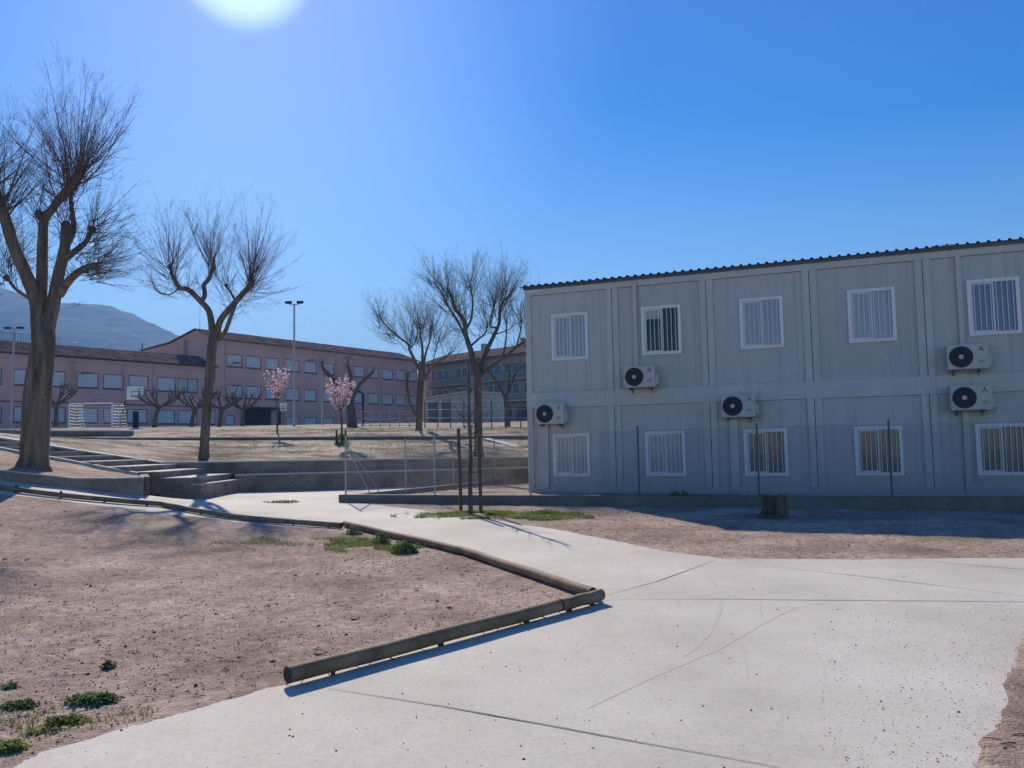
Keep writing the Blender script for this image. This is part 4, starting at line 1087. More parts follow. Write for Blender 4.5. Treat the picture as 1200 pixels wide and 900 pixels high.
# left wing
LW_ = Facade((-47.5, 61.8), (-30.6, 83.0), 'school_wing', 'long two storey pink school wing with a tiled roof at left', ZB)
up = [(-22, 2), (15.5, 38), (50, 77), (90, 115.5), (121, 145.5), (151, 174), (184, 205.5), (208, 232), (237, 255.8)]
lo = [(-22, 2), (15.5, 33), (50, 77), (90, 115), (121, 145), (149, 173), (184, 205), (209, 231), (237, 253)]
hl = []
def rows(F, spans, py0, py1, pxref, out_list):
    z1 = F.tz(pxref, py0)[1]; z0 = F.tz(pxref, py1)[1]
    for a, c in spans:
        t0 = F.tz(a, (py0 + py1) / 2)[0]; t1 = F.tz(c, (py0 + py1) / 2)[0]; out_list.append((t0, t1, z0, z1))
rows(LW_, up, 436.7, 454.3, 102, hl); nup = len(hl); rows(LW_, lo, 478, 495.5, 102, hl)
hl = [(a, c, max(.12, z0), z1) for a, c, z0, z1 in hl]
EA = LW_.tz(75, 417.3)[1]; RI = EA + 1.35
def window_parts(F, holes_, mat_shut='shutter', openi=()):
    for i, (a, c, z0, z1) in enumerate(holes_):
        f = L(); w = .07
        f.box(a, c, .02, .10, z0, z0 + w); f.box(a, c, .02, .10, z1 - w, z1); f.box(a, a + w, .02, .10, z0 + w + .001, z1 - w - .001); f.box(c - w, c, .02, .10, z0 + w + .001, z1 - w - .001)
        f.box(a - .06, c + .06, -.05, .018, z0 - .10, z0 - .005)
        fo = f.build('window', 'win_frame', F.root)
        s = L()
        if i in openi:
            s.add([(a + w, .07, z0 + w), (c - w, .07, z0 + w), (c - w, .07, z1 - w), (a + w, .07, z1 - w)], [(0, 1, 2, 3)]); s.build('pane', 'glass_blind_refl', fo)
            s = L(); m_ = (a + c) / 2; s.box(m_ - .04, m_ + .04, .03, .06, z0 + w, z1 - w); s.build('mullion', 'win_frame', fo)
        else:
            n = 9; H = (z1 - z0 - 2 * w) / n
            for k in range(n): s.box(a + w, c - w, .055, .09, z0 + w + k * H, z0 + w + (k + 1) * H - .02)
            s.box(a + w, c - w, .075, .095, z0 + w, z1 - w)
            s.build('shutter', mat_shut, fo)
D1 = 11.0
b = L(); holed_wall(b, 0, LW_.len, -.6, EA, hl, 0, .12); b.box(0, .2, .14, D1, -.6, EA); b.box(0, LW_.len, D1, D1 + .2, -.6, EA); b.build('wall', 'pink', LW_.root)
bk = L(); bk.box(.3, LW_.len - .3, .125, .14, -.5, EA - .1)
window_parts(LW_, hl, openi=(7,))
b = L(); b.box(-.1, LW_.len, -.05, -.003, EA - .55, EA - .30); b.build('cornice', 'pink_trim', LW_.root)
b = L(); b.box(-.3, LW_.len + .0, -.35, -.06, EA - .10, EA + .02); b.build('gutter', 'dark_void', LW_.root)
b = L(); b.box(-.1, LW_.len, -.03, -.003, LW_.tz(150, 475)[1] , LW_.tz(150, 475)[1] + .12); b.build('string_course', 'win_frame', LW_.root)
b = L(); x1r = LW_.len + 0.3; b.add([(-.4, -.35, EA + .021), (x1r, -.35, EA + .021), (x1r, 3.0, RI), (-.4, 3.0, RI), (-.4, D1 + .4, EA + .02), (x1r, D1 + .4, EA + .02), (-.4, -.35, EA - .09), (x1r, -.35, EA - .09), (x1r, 3.0, RI - .12), (-.4, 3.0, RI - .12)],
    [(0, 1, 2, 3), (3, 2, 5, 4), (6, 9, 8, 7)])
b.build('roof', 'tiles', LW_.root)
b = L()
for i in range(60): x = .3 + i * .22; b.tube([(x, 2.9, RI - .3), (x, 2.9, RI + .75)], .02, 4)
b.tube([(.3, 2.9, RI + .75), (13.4, 2.9, RI + .75)], .03, 5); b.build('roof_railing', 'galv_dark', LW_.root)
for px in (60, 143.5, 178.5):
    t = LW_.tz(px, 450)[0]; b = L(); b.tube([(t, -.06, 0), (t, -.06, EA - .3)], .05, 7); b.build('downpipe', 'pink_trim', LW_.root)
t = LW_.tz(84, 450)[0]; b = L()
for x in (t - .25, t + .25): b.tube([(x, -.2, 2.7), (x, -.2, EA)], .025, 5)
for k in range(16): b.tube([(t - .25, -.2, 2.8 + k * .2), (t + .25, -.2, 2.8 + k * .2)], .018, 4)
b.build('ladder', 'pink_trim', LW_.root)

# right wing
RW_ = Facade((-30.45, 83.0), (-12.7, 108.6), 'school_wing', 'three storey pink school wing with a gable end behind the tall floodlight', ZB)
sp_t = [(265.5, 284), (288, 306), (311, 327), (335, 351), (356.4, 371), (378.5, 391.5), (413.5, 427), (432, 444), (448, 460.4), (464, 475), (479.5, 489)]
h2 = []
rows(RW_, sp_t, 423.6, 437.0, 363.7, h2); rows(RW_, sp_t, 456.4, 470, 363.7, h2)
sp_b = [(264.6, 275), (335, 351), (356.4, 371), (378.5, 391.5), (413.5, 427), (440, 449), (464, 475)]
rows(RW_, sp_b, 489, 502.5, 363.7, h2); h2 = [(a, c, max(.12, z0), z1) for a, c, z0, z1 in h2]
EB = RW_.tz(272, 398.5)[1]
pa, pz1 = RW_.tz(286, 479.5); pb = RW_.tz(318, 482)[0]; porch = (pa, pb, .0, pz1)
b = L(); holed_wall(b, 0, RW_.len, -.6, EB, h2 + [porch], 0, .12)
D2 = 13.4
# gable end wall (faces left), local y = depth
prof_g = [(0, -.6), (D2, -.6), (D2, 8.9), (8.0, 9.2), (3.4, 10.25), (0, EB)]
prof_g = [(0, -.6), (D2, -.6), (D2, RW_.tz(255, 395)[1] * 0 + 8.85), (8.0, 9.25), (3.4, 10.3), (0, EB)]
b.add([(0, y, z) for y, z in prof_g], [tuple(range(6))]); b.add([(RW_.len, y, z) for y, z in prof_g], [tuple(reversed(range(6)))])
b.add([(0, D2, -.6), (RW_.len, D2, -.6), (RW_.len, D2, 8.85), (0, D2, 8.85)], [(0, 1, 2, 3)])
b.build('wall', 'pink', RW_.root)
window_parts(RW_, h2)
b = L(); b.add([(pa, .125, 0), (pb, .125, 0), (pb, .125, pz1), (pa, .125, pz1)], [(0, 1, 2, 3)]); b.build('entrance', 'dark_void', RW_.root)
b = L(); b.box(pa - .2, pb + .3, -1.6, -.01, pz1 - .02, pz1 + .2); b.build('canopy', 'dark_void', RW_.root)
for x in (pa, (pa + pb) / 2, pb): b = L(); b.box(x - .1, x + .1, -1.5, -1.3, 0, pz1 - .03); b.build('canopy_post', 'dark_void', RW_.root)
b = L(); pr = [(-.4, EB - .12), (3.4, 10.32), (8.0, 9.27), (D2 + .3, 8.87)]
V = [(-.25, y, z + .1) for y, z in pr] + [(RW_.len + .2, y, z + .1) for y, z in pr] + [(-.25, y, z) for y, z in pr] + [(RW_.len + .2, y, z) for y, z in pr]
b.add(V, [(0, 4, 5, 1), (1, 5, 6, 2), (2, 6, 7, 3), (8, 9, 13, 12), (9, 10, 14, 13), (10, 11, 15, 14), (0, 1, 9, 8), (1, 2, 10, 9), (2, 3, 11, 10), (0, 8, 12, 4)]); b.build('roof', 'tiles', RW_.root)
b = L(); b.box(0, RW_.len, -.05, -.003, EB - .75, EB - .5); b.build('cornice', 'pink_trim', RW_.root)
for px in (263, 332, 415, 393.5, 446.5, 477):
    t = RW_.tz(px, 450)[0]; b = L(); b.tube([(t, -.06, 0), (t, -.06, EB - .3)], .05, 7); b.build('downpipe', 'pink_trim', RW_.root)
b = L(); g0 = 4.9
for y in (g0, g0 + .5): b.tube([(-.12, y, 6.6), (-.12, y, 9.4)], .025, 5)
for k in range(14): b.tube([(-.12, g0, 6.7 + .2 * k), (-.12, g0 + .5, 6.7 + .2 * k)], .018, 4)
b.build('ladder', 'win_frame', RW_.root)
b = L(); b.tube([(.4, 3.4, 10.3), (.4, 3.4, 12.9)], .022, 5); b.build('antenna', 'galv', RW_.root)
b = L(); b.tube([(-.1, D2, 8.8), (-.1, D2, 9.7)], .07, 6); b.build('vent_pipe', 'galv_dark', RW_.root)

# ------------------------------------------------------------------ apartment block to the right
AB = Facade((-12.4, 110.0), (6, 92.0), 'apartment_block', 'tan apartment block with a brown tiled roof between the pink wing and the cabins', ZB)
Hh = 8.6; Ln_ = AB.len
ah = []
for (a, c) in [(1.2, 3.0), (3.6, 5.6), (7.2, 9.2), (9.9, 11.6), (13, 15.2), (16.2, 18.4), (19.4, 21.4), (22.4, 24.6)]:
    ah.append((a, c, 6.3, 7.6)); ah.append((a, c, 3.7, 5.0))
gh = [(x, x + 2.6, .0, 2.1) for x in (1.0, 4.4, 7.8, 11.2, 14.6, 18.0, 21.4)]
b = L(); holed_wall(b, 0, Ln_, -.6, Hh, ah + gh, 0, .14); b.box(0, .2, .2, 9, -.6, Hh); b.box(Ln_ - .2, Ln_, .2, 9, -.6, Hh); b.box(0, Ln_, 9, 9.2, -.6, Hh); b.build('wall', 'tan', AB.root)
for (a, c, z0, z1) in ah:
    f = L(); f.box(a, c, .05, .10, z0, z0 + .07); f.box(a, c, .05, .10, z1 - .07, z1); f.box((a + c) / 2 - .04, (a + c) / 2 + .04, .05, .10, z0 + .071, z1 - .071); fo = f.build('window', 'white', AB.root)
    g = L(); g.add([(a, .11, z0), (c, .11, z0), (c, .11, z1), (a, .11, z1)], [(0, 1, 2, 3)]); g.build('pane', 'glass_blue', fo)
for (a, c, z0, z1) in gh:
    g = L(); g.box(a, c, .10, .13, z0, z1); g.build('garage_door', 'galv_dark', AB.root)
for (x0, x1) in ((2.9, 9.8), (12.4, 19.0), (19.1, 24.9)):
    for z in (5.5, 2.9):
        g = L(); g.box(x0, x1, -1.3, -.01, z - .2, z); g.build('balcony', 'pale', AB.root)
        g = L(); g.tube([(x0, -1.25, z + .95), (x1, -1.25, z + .95)], .03, 5)
        for k in range(int((x1 - x0) / .25)): g.tube([(x0 + k * .25, -1.25, z + .001), (x0 + k * .25, -1.25, z + .95)], .014, 4)
        g.build('balcony_railing', 'galv_dark', AB.root)
b = L(); b.add([(-.3, -.9, Hh - .1), (Ln_ + .3, -.9, Hh - .1), (Ln_ + .3, 4.5, Hh + 1.7), (-.3, 4.5, Hh + 1.7), (Ln_ + .3, 9.6, Hh), (-.3, 9.6, Hh), (-.3, -.9, Hh - .3), (Ln_ + .3, -.9, Hh - .3), (Ln_ + .3, 4.5, Hh + 1.5), (-.3, 4.5, Hh + 1.5)], [(0, 1, 2, 3), (3, 2, 4, 5), (0, 6, 7, 1), (6, 9, 8, 7)]); b.build('roof', 'tiles', AB.root)
b = L(); b.box(0, Ln_, -.06, -.003, 2.35, 2.6); b.build('string_course', 'pale', AB.root)
for x in (8.2, 15.5): b = L(); b.box(x, x + .6, 3.6, 4.2, Hh + .8, Hh + 2.4); b.build('chimney', 'pale', AB.root)
# pale annex
an = Facade((at(498, 480, 78).x, 78), (at(548, 480, 74).x, 74.0), 'annex_building', 'pale low annex with a slanting roof behind the bent stem tree', 3.9)
al = an.len; b = L(); z0a = an.tz(499, 468)[1]; z1a = an.tz(545, 460)[1]
for y0_, y1_ in ((0, .2), (4.8, 5)):
    b.add([(0, y0_, -.4), (al, y0_, -.4), (al, y1_, -.4), (0, y1_, -.4), (0, y0_, z0a), (al, y0_, z1a), (al, y1_, z1a), (0, y1_, z0a)], [(0, 3, 2, 1), (4, 5, 6, 7), (0, 1, 5, 4), (1, 2, 6, 5), (2, 3, 7, 6), (3, 0, 4, 7)])
b.add([(0, .2, -.4), (0, 4.8, -.4), (0, 4.8, z0a), (0, .2, z0a)], [(0, 1, 2, 3)]); b.add([(al, .2, -.4), (al, 4.8, -.4), (al, 4.8, z1a), (al, .2, z1a)], [(0, 1, 2, 3)])
b.build('wall', 'pale', an.root)
b = L(); b.add([(-.2, -.2, z0a + .02), (al + .2, -.2, z1a + .02), (al + .2, 5.2, z1a + .02), (-.2, 5.2, z0a + .02), (-.2, -.2, z0a + .14), (al + .2, -.2, z1a + .14), (al + .2, 5.2, z1a + .14), (-.2, 5.2, z0a + .14)], [(0, 3, 2, 1), (4, 5, 6, 7), (0, 1, 5, 4), (1, 2, 6, 5), (2, 3, 7, 6), (3, 0, 4, 7)]); b.build('roof', 'coping', an.root)
for x in (.5, 2.4):
    g = L(); g.box(x, x + 1.2, -.03, -.003, 0, 2.0); g.build('door', 'galv_dark', an.root)

# ------------------------------------------------------------------ posts, hoops, goal, railing
def pole(name, px, pyb, pyt, Y, r, label, m='pole_grey', cat='lamp post'):
    base = at(px, pyb, Y); base.z = S2z(base.x, base.y) - .02; top = at(px, pyt, Y)
    root = empty(name, base, 0, label, cat); H = top.z - base.z
    b = L(); b.tube([(0, 0, 0), (0, 0, .3), (0, 0, H)], [r * 1.3, r, r * .7], 10); b.build('post', m, root); return root, H
r1, H = pole('floodlight_post', 344.5, 503, 356, 58, .085, 'tall grey floodlight post with two lamp heads between the blossom trees')
for s in (-1, 1):
    b = L(); b.tube([(0, 0, H - .1), (s * .42, 0, H)], .03, 6); b.build('arm', 'pole_grey', r1)
    b = L(); q = .22; b.add([(s * .42 - q, -.12, H - .02), (s * .42 + q, -.12, H - .02), (s * .42 + q, .14, H + .06), (s * .42 - q, .14, H + .06), (s * .42 - q, -.16, H + .16), (s * .42 + q, -.16, H + .16), (s * .42 + q, .10, H + .24), (s * .42 - q, .10, H + .24)],
        [(0, 3, 2, 1), (4, 5, 6, 7), (0, 1, 5, 4), (1, 2, 6, 5), (2, 3, 7, 6), (3, 0, 4, 7)]); b.build('lamp_head', 'paint_dark', r1)
r2, H = pole('floodlight_post', 13.5, 494, 385, 58, .08, 'grey floodlight post at the far left edge before the pink wing')
for s in (-1, 1):
    b = L(); b.tube([(0, 0, H - .03), (s * .38, 0, H + .03)], .03, 6); b.build('arm', 'pole_grey', r2)
    b = L(); b.box(s * .45 - .2, s * .45 + .2, -.15, .12, H - .02, H + .10); b.build('lamp_head', 'paint_dark', r2)
r3, H = pole('street_lamp', 377.3, 503, 424, 66, .07, 'slender street lamp with one short curved head in front of the three storey wing')
b = L(); b.tube([(0, 0, H - .05), (-.25, 0, H + .1), (-.8, 0, H + .16)], .03, 6); b.build('arm', 'pole_grey', r3)
b = L(); b.box(-1.2, -.6, -.12, .12, H + .10, H + .2); b.build('lamp_head', 'galv_dark', r3)
def wall_lamp(F, px, py, lab):
    t, z = F.tz(px, py); q = F.A + F.d * t; 
    root = empty('wall_lamp', (q.x, q.y, z + F.zb), F.rz, lab, 'lamp')
    b = L(); b.tube([(0, -.02, 0), (0, -.6, .08), (0, -.8, .08)], .03, 5); b.build('arm', 'galv_dark', root)
    b = L(); b.box(-.35, .35, -1.15, -.75, .03, .15); b.build('lamp_head', 'galv_dark', root)
wall_lamp(LW_, 96, 439, 'dark wall lamp over a window of the two storey wing, behind the biggest tree')
wall_lamp(RW_, 271, 427, 'upper dark wall lamp on the three storey wing beside the medium bare tree')
wall_lamp(RW_, 271, 453.5, 'lower dark wall lamp on the three storey wing beside the medium bare tree')

def hoop(px, pyb, x0, x1, y0, y1, Y, side, label, m='paint_dark'):
    base = at(px, pyb, Y); base.z = S2z(base.x, base.y); root = empty('basketball_hoop', base, 0, label, 'basketball hoop')
    c0 = at(x0, y0, Y); c1 = at(x1, y1, Y); Vc = (c0 + c1) / 2 - base; w = (c1.x - c0.x) / 2; h = (c0.z - c1.z) / 2
    b = L(); b.tube([(0, .2, 0), (0, .2, Vc.z - h - .25), (side * .25, .15, Vc.z - h + .05), (Vc.x, .1, Vc.z)], [.07, .065, .05, .04], 8); b.build('post', m, root)
    b = L(); b.box(Vc.x - w, Vc.x + w, -.02, .02, Vc.z - h, Vc.z + h); b.build('backboard', 'board', root)
    b = L(); t = .035
    for (a0, a1, q0, q1) in ((-w, w, -h, -h + t), (-w, w, h - t, h), (-w, -w + t, -h + t, h - t), (w - t, w, -h + t, h - t)):
        b.box(Vc.x + a0, Vc.x + a1, -.026, -.0205, Vc.z + q0, Vc.z + q1)
    w2, z0, z1 = w * .42, -h * .45, h * .25
    for (a0, a1, q0, q1) in ((-w2, w2, z0, z0 + t), (-w2, w2, z1 - t, z1), (-w2, -w2 + t, z0 + t, z1 - t), (w2 - t, w2, z0 + t, z1 - t)):
        b.box(Vc.x + a0, Vc.x + a1, -.026, -.0205, Vc.z + q0, Vc.z + q1)
    b.build('markings', 'paint_dark', root)
    b = L(); rr_ = .225; b.tube([(Vc.x + rr_ * math.cos(a * math.pi / 10), -.25 + rr_ * math.sin(a * math.pi / 10), Vc.z - h * .5) for a in range(21)], .012, 5, caps=False); b.build('rim', 'paint_dark', root)
    return root
hoop(143, 498, 148, 169, 452, 469, 60, 1, 'basketball hoop with a pale backboard on a dark bent post, right of the goal')
hoop(325, 503, 327.5, 337, 471.5, 482, 66, 1, 'smaller far basketball hoop beside the sparse blossom tree')
# side-on hoop post
base = at(425.3, 503, 62); base.z = S2z(base.x, base.y); root = empty('basketball_hoop', base, 0, 'dark basketball post seen from the side, right of the fuller blossom tree', 'basketball hoop')
H = at(425, 463, 62).z - base.z; b = L(); b.tube([(0, 0, 0), (0, 0, H), (-.12, 0, H + .2), (-.62, 0, H + .5), (-.68, 0, H + .5)], .075, 8); b.build('post', 'paint_dark', root)
b = L(); b.box(-.74, -.70, -.8, .8, H + .1, H + 1.1); b.build('backboard', 'board', root)
b = L(); b.tube([(-.97 + .22 * math.cos(a * math.pi / 10), .22 * math.sin(a * math.pi / 10), H + .3) for a in range(21)], .012, 5, caps=False); b.build('rim', 'paint_dark', root)
# padded pillar
q = at(158.7, 508, 46); q.z = S2z(q.x, q.y); root = empty('padded_post', q, 0, 'dark padded post standing on the pale upper ground right of the basketball hoop', 'post')
H = at(158.7, 482, 46).z - q.z; b = L(); b.box(-.13, .13, -.13, .13, 0, H); o = b.build('padding', 'paint_dark', root); md = o.modifiers.new('bevel', 'BEVEL'); md.width = .03; md.segments = 2
b = L(); b.box(-.30, .30, -.25, .25, -.05, .05); b.build('base_plate', 'coping', root)
# goal
base = at(106, 496, 58); base.z = S2z(base.x, base.y)
root = empty('football_goal', base, rad(8), 'white framed football goal with a torn net before the pink wing', 'goal')
gw, gh_, gd = 1.45, 1.75, 1.0; fr = L()
F_ = {}
for s in (-1, 1):
    fr.tube([(s * gw, 0, -.1), (s * gw, 0, gh_)], .045, 8); fr.tube([(s * gw, 0, gh_), (s * gw + .55 * 1, gd * .6, gh_)], .03, 6); fr.tube([(s * gw + .55, gd * .6, gh_), (s * gw + .7, gd * 1.1, 0)], .025, 6); fr.tube([(s * gw, 0, .02), (s * gw + .7, gd * 1.1, .02)], .025, 6)
fr.tube([(-gw, 0, gh_), (gw, 0, gh_)], .045, 8); fr.tube([(-gw + .7, gd * 1.1, .03), (gw + .7, gd * 1.1, .03)], .025, 6); fr.build('frame', 'paint_white', root)
nt_ = L()
for s in (-1, 1):
    for k in range(9):
        t = k / 8; nt_.tube([(s * gw + .55 * t, gd * .6 * t, gh_), (s * gw + .7 * t + .03 * math.sin(k), gd * 1.1 * t, .03)], .009, 3)
    for k in range(8):
        z = gh_ * (k + .5) / 8; nt_.tube([(s * gw, 0, z), (s * gw + .3, gd * .35, z - .05), (s * gw + .62, gd * .9, z)], .009, 3)
for k in range(14): x = -gw + 2 * gw * k / 13; nt_.tube([(x + .55, gd * .6, gh_ * (.98 if k in (0, 1, 12, 13) else .9)), (x + .62, gd * .8, gh_ * .5), (x + .7, gd * 1.1, .03)], .008, 3)
for k in range(7): z = gh_ * (k + .5) / 8; nt_.tube([(-gw + .6, gd * .9, z), (.6, gd * .95, z - .08), (gw + .6, gd * .9, z)], .008, 3)
nt_.build('net', 'board', root)
# court railing
ra0 = at(424, 503, 50); ra1 = at(492, 503.5, 47)
rr0 = empty('court_railing', ra0, 0, 'low galvanised railing with pale rails around the court, before the end of the pink wing', 'railing')
for a in range(7):
    q = ra0.lerp(ra1, a / 6); z = S2z(q.x, q.y); b = MB(); b.tube([(q.x, q.y, z - .05), (q.x, q.y, z + .98)], .028, 6); b.build('post', 'galv', rr0)
for hh, r_ in ((.95, .022), (.72, .014), (.5, .02), (.28, .014), (.12, .02)):
    b = MB(); P = [ra0.lerp(ra1, a / 12) for a in range(13)]; b.tube([(q.x, q.y - .03, S2z(q.x, q.y) + hh) for q in P], r_, 6); b.build('rail', 'galv' if r_ > .015 else 'galv_dark', rr0)
fa0 = at(498, 505, 44); fa1 = at(628, 505, 40)
cf = empty('court_fence', fa0, 0, 'dark fence of thin posts and wires between the bent stem tree and the cabins', 'fence')
for a in range(9):
    q = fa0.lerp(fa1, a / 8); z = S2z(q.x, q.y); b = MB(); b.tube([(q.x, q.y, z - .1), (q.x, q.y, z + 1.45)], .03, 6); b.build('post', 'galv_dark', cf)
for hh in (.1, .55, 1.0, 1.42):
    b = MB(); P = [fa0.lerp(fa1, a / 16) for a in range(17)]; b.tube([(q.x, q.y, S2z(q.x, q.y) + hh) for q in P], .014, 5); b.build('wire', 'galv_dark', cf)
# distant lamps over the roof
for px, py, lab in ((87, 402, 'far street lamp head showing over the tiled roof right of the biggest tree'), (129, 400, 'far lamp showing over the tiled roof, nearer the gable')):
    top = at(px, py, 110); root = empty('street_lamp', (top.x, top.y, ZB), 0, lab, 'lamp post'); H = top.z - ZB
    b = L(); b.tube([(0, 0, 0), (0, 0, H)], [.10, .06], 6); b.build('post', 'pole_grey', root)
    b = L(); b.box(-.15, .45, -.15, .15, H, H + .16); b.build('lamp_head', 'paint_white', root)

# ------------------------------------------------------------------ grass, weeds, pebbles
def blades(name, label, cat, cx, cy, rx, ry, n, h, seed, m='grass', ang=0.0, thr=-.1, zf=None):
    rr = random.Random(seed); b = MB(); ca, sa = math.cos(ang), math.sin(ang)
    k = 0
    while k < n:
        u, v = rr.uniform(-1, 1), rr.uniform(-1, 1)
        if u * u + v * v > 1: continue
        x = cx + u * rx * ca - v * ry * sa; y = cy + u * rx * sa + v * ry * ca
        dn = noise.noise(Vector((x * 2.2, y * 2.2, seed))) - (u * u + v * v) * .35 + .2
        if dn < thr: k += .15; continue
        k += 1
        z = (zf or G)(x, y) - .01; a = rr.uniform(0, 6.28); w = rr.uniform(.003, .007); hh = h * rr.uniform(.4, 1.2); ln = rr.uniform(.1, .8) * hh
        dx, dy = math.cos(a), math.sin(a)
        b.add([(x - dy * w, y + dx * w, z), (x + dy * w, y - dx * w, z), (x + dx * ln + dy * w * .5, y + dy * ln, z + hh * .7), (x + dx * ln * 1.7, y + dy * ln * 1.7, z + hh)], [(0, 1, 2), (0, 2, 3)])
    o = b.build(name, m); tag(o, label, cat, kind='stuff'); return o
q = gp(552, 604); blades('grass', 'short green grass around the staked young tree', 'grass', q.x + .3, q.y - .05, 1.9, .75, 9000, .07, 51, ang=-.1, thr=.0)
q = gp(640, 607); blades('grass', 'short green grass spreading right of the staked young tree', 'grass', q.x, q.y, .9, .45, 3500, .06, 52, ang=-.2, thr=.0)
q = gp(430, 640); blades('grass', 'sparse weedy grass inside the log edging', 'grass', q.x, q.y, 1.15, .6, 3200, .06, 53, ang=-.7, thr=.05)
q = gp(330, 635); blades('grass', 'dry weedy grass near the log at the foot of the steps', 'grass', q.x, q.y, 1.6, .5, 1500, .05, 54, thr=.1)
blades('grass', 'patchy dull grass on the bank behind the long retaining wall', 'grass', -4.5, 29.8, 10.5, 4.0, 6000, .10, 55, thr=.3, zf=S1z)
blades('grass', 'patchy dull grass along the upper ground near the blossom trees', 'grass', -6, 38.5, 12, 4.5, 6000, .12, 56, thr=.26, zf=S2z)
blades('grass', 'thin dry green blades between the lower left weeds', 'grass', gp(70, 845).x, gp(70, 845).y, .5, .42, 900, .035, 57, thr=.1)
def clump(px, py, rx, ry, h, n, lab, seed, size=.028, m='leaf'):
    n = int(n * 1.3)
    q = gp(px, py); leafy('weed', (q.x, q.y, q.z - .015), rx, ry, h, n, size, m, lab, 'weed', seed, group='green weeds on the dirt')
clump(474, 648, .20, .11, .16, 1300, 'bright rounded weed clump against the log, nearest the corner', 61)
clump(447, 638, .16, .10, .20, 800, 'dark taller weed against the log, left of the bright clump', 62)
clump(415, 626, .14, .08, .16, 600, 'small weed at the end of the log nearest the steps', 63)
clump(108, 822, .17, .10, .06, 1200, 'flat green weed clump at lower left, nearest the concrete', 64, m='leaf')
clump(22, 829, .13, .06, .05, 700, 'flat green weed clump touching the left edge', 65)
clump(80, 847, .13, .07, .05, 700, 'flat green weed below the clump nearest the concrete', 66, m='grass')
clump(12, 880, .10, .07, .06, 900, 'thick green weed clump in the bottom left corner', 67, m='grass')
clump(55, 858, .13, .05, .03, 350, 'thin sprawling weed between the lower left clumps', 68, m='grass')
clump(128, 782, .05, .05, .06, 160, 'tiny lone weed on the dirt at left', 69, .03)
clump(12, 806, .06, .04, .04, 150, 'tiny weed at the left edge above the clumps', 70, .03)

def pebbles(name, n, region, seed, smin, smax, m, on_path, lab):
    rr = random.Random(seed); b = MB(); k = 0; tries = 0
    while k < n and tries < n * 30:
        tries += 1
        x, y = region(rr)
        if inside(x, y, PATH) != on_path: continue
        s = smin * (smax / smin) ** (rr.random() ** 2.2); z = G(x, y) + (.004 if on_path else ridge_noise(x, y)) + s * .15
        vs_ = [Vector(v) * s * rr.uniform(.7, 1.25) for v in ((1, 0, 0), (0, 1, 0), (-1, 0, 0), (0, -1, 0), (0, 0, .7), (0, 0, -.6))]
        a = rr.uniform(0, 6.28); ca, sa = math.cos(a), math.sin(a)
        b.add([(x + v.x * ca - v.y * sa, y + v.x * sa + v.y * ca, z + v.z) for v in vs_], [(0, 1, 4), (1, 2, 4), (2, 3, 4), (3, 0, 4), (1, 0, 5), (2, 1, 5), (3, 2, 5), (0, 3, 5)]); k += 1
    o = b.build(name, m); tag(o, lab, 'pebbles', kind='stuff')
def reg_f(rr):
    y = 3.2 * (17 / 3.2) ** rr.random(); return rr.uniform(-.72 * y, .2 * y), y
def reg_b(rr):
    y = rr.uniform(9.5, 19); return rr.uniform(-.25 * y, .75 * y), y
def reg_p(rr):
    y = 3.0 * (14 / 3.0) ** rr.random(); return rr.uniform(-.6 * y, .72 * y), y
pebbles('gravel', 20000, reg_f, 71, .003, .011, 'pebble', False, 'small stones scattered over the dirt field')
pebbles('gravel', 160, reg_f, 72, .008, .020, 'debris', False, 'dark clods scattered over the dirt field')
pebbles('gravel', 5000, reg_b, 73, .006, .018, 'pebble', False, 'small stones on the dirt before the cabins')
pebbles('gravel', 520, reg_p, 74, .003, .010, 'debris', True, 'dark crumbs scattered over the concrete path')
def litter():
    rr = random.Random(91); b = MB()
    for _ in range(900):
        y = 3.2 * (16 / 3.2) ** rr.random(); x = rr.uniform(-.7 * y, .6 * y)
        onp = inside(x, y, PATH)
        if onp: continue
        z = G(x, y) + (.007 if onp else .010); a = rr.uniform(0, 6.28); ln = rr.uniform(.02, .09); dx, dy = math.cos(a) * ln, math.sin(a) * ln; w = rr.uniform(.001, .0035)
        if rr.random() < .35:
            w = ln * .25; b.add([(x, y, z), (x + dx * .5 - dy * .4, y + dy * .5 + dx * .4, z + .012), (x + dx, y + dy, z + .004), (x + dx * .5 + dy * .4, y + dy * .5 - dx * .4, z + .008)], [(0, 1, 2, 3)])
        else: b.tube([(x, y, z), (x + dx * .5, y + dy * .5, z + .006), (x + dx, y + dy, z + .002)], w, 3)
    o = b.build('leaf_litter', 'litter'); tag(o, 'dry twigs and leaf bits lying on the dirt', 'litter', kind='stuff')
litter()
def reg_e(rr):
    y = 3.3 * (7.5 / 3.3) ** rr.random(); return y * (.66 - .30 * rr.random() ** 2.5 * 1.0), y
pebbles('gravel', 2600, reg_e, 75, .002, .006, 'pebble', True, 'fine grit spilling onto the concrete at lower right')

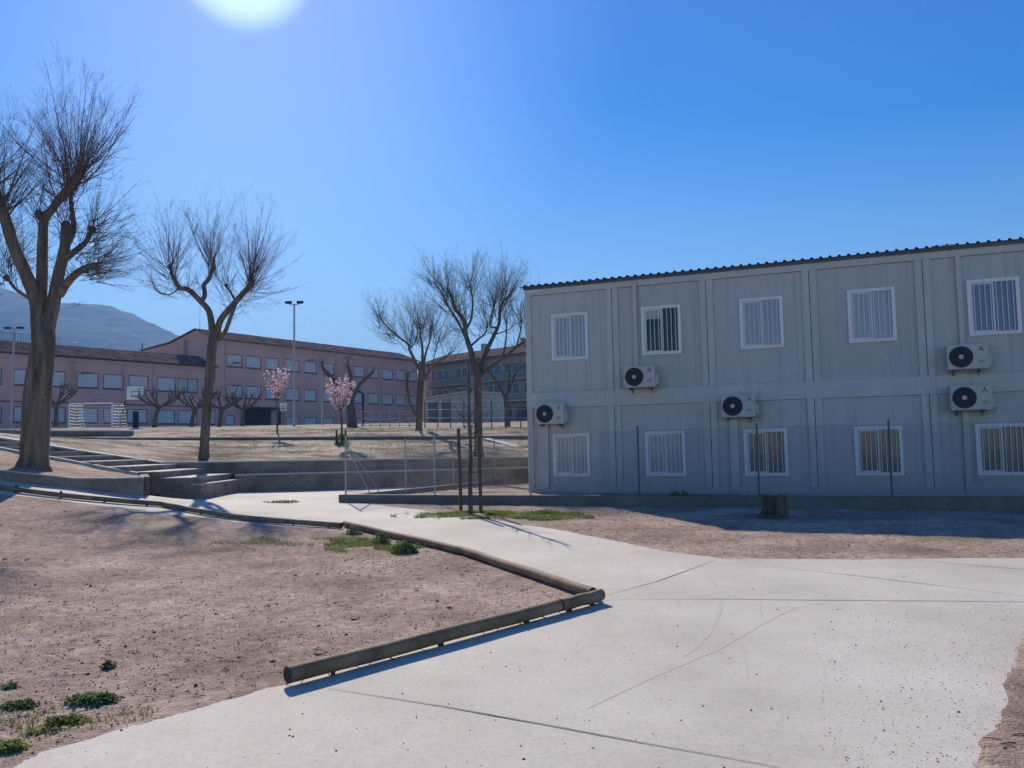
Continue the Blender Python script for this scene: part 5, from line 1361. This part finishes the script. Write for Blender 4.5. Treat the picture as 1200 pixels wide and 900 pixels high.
# ------------------------------------------------------------------ distant hills and haze
def hill():
    YH = 1500.0
    prof_ = [(-500, 352), (-400, 345), (-150, 338), (0, 335), (40, 345), (80, 358), (108, 362), (128, 363.5), (140, 367), (160, 377), (180, 386), (204, 394), (240, 408), (300, 430), (380, 455), (480, 480), (700, 495), (1500, 500)]
    pts = [(at(a, c, YH).x, at(a, c, YH).z) for a, c in prof_]
    mb = MB(); xs = [pts[0][0] + (pts[-1][0] - pts[0][0]) * i / 700 for i in range(701)]; ny = 44
    def hz(x):
        for (xa, za), (xb, zb_) in zip(pts, pts[1:]):
            if x <= xb: return za + (zb_ - za) * (x - xa) / (xb - xa)
        return pts[-1][1]
    for x in xs:
        for j in range(ny + 1):
            t = j / ny; y = YH - 900 + 1500 * t; s = math.sin(min(1, t / .6) * math.pi / 2) ** 1.3 if t < .6 else math.cos((t - .6) / .4 * math.pi / 2)
            rdg = 1 + .22 * noise.noise(Vector((x * .005, y * .004, 0))) * (1 - s * .8) if True else 1
            z = 3 + (hz(x) - 3) * s * rdg + (3.5 * noise.noise(Vector((x * .03, y * .03, 0))) + 5.0 * noise.noise(Vector((x * .14, y * .05, 0))) + 2.5 * noise.noise(Vector((x * .4, y * .1, 0)))) * s
            mb.v.append((x, y, z))
    for i in range(700):
        for j in range(ny): a = i * (ny + 1) + j; mb.f.append((a, a + ny + 1, a + ny + 2, a + 1))
    o = mb.build('hills', 'hill', smooth=True); tag(o, kind='structure')
hill()
hz_m = bpy.data.materials.new('haze'); hz_m.use_nodes = True; t = hz_m.node_tree; t.nodes.clear()
o_ = t.nodes.new('ShaderNodeOutputMaterial'); v_ = t.nodes.new('ShaderNodeVolumePrincipled')
v_.inputs['Color'].default_value = (.22, .52, 1.0, 1); v_.inputs['Density'].default_value = .00062; v_.inputs['Anisotropy'].default_value = 0.0
t.links.new(v_.outputs[0], o_.inputs['Volume'])
b = MB(); b.box(-1900, 1900, -100, 2150, -1.6, 260); o = b.build('haze', hz_m); tag(o, kind='stuff')
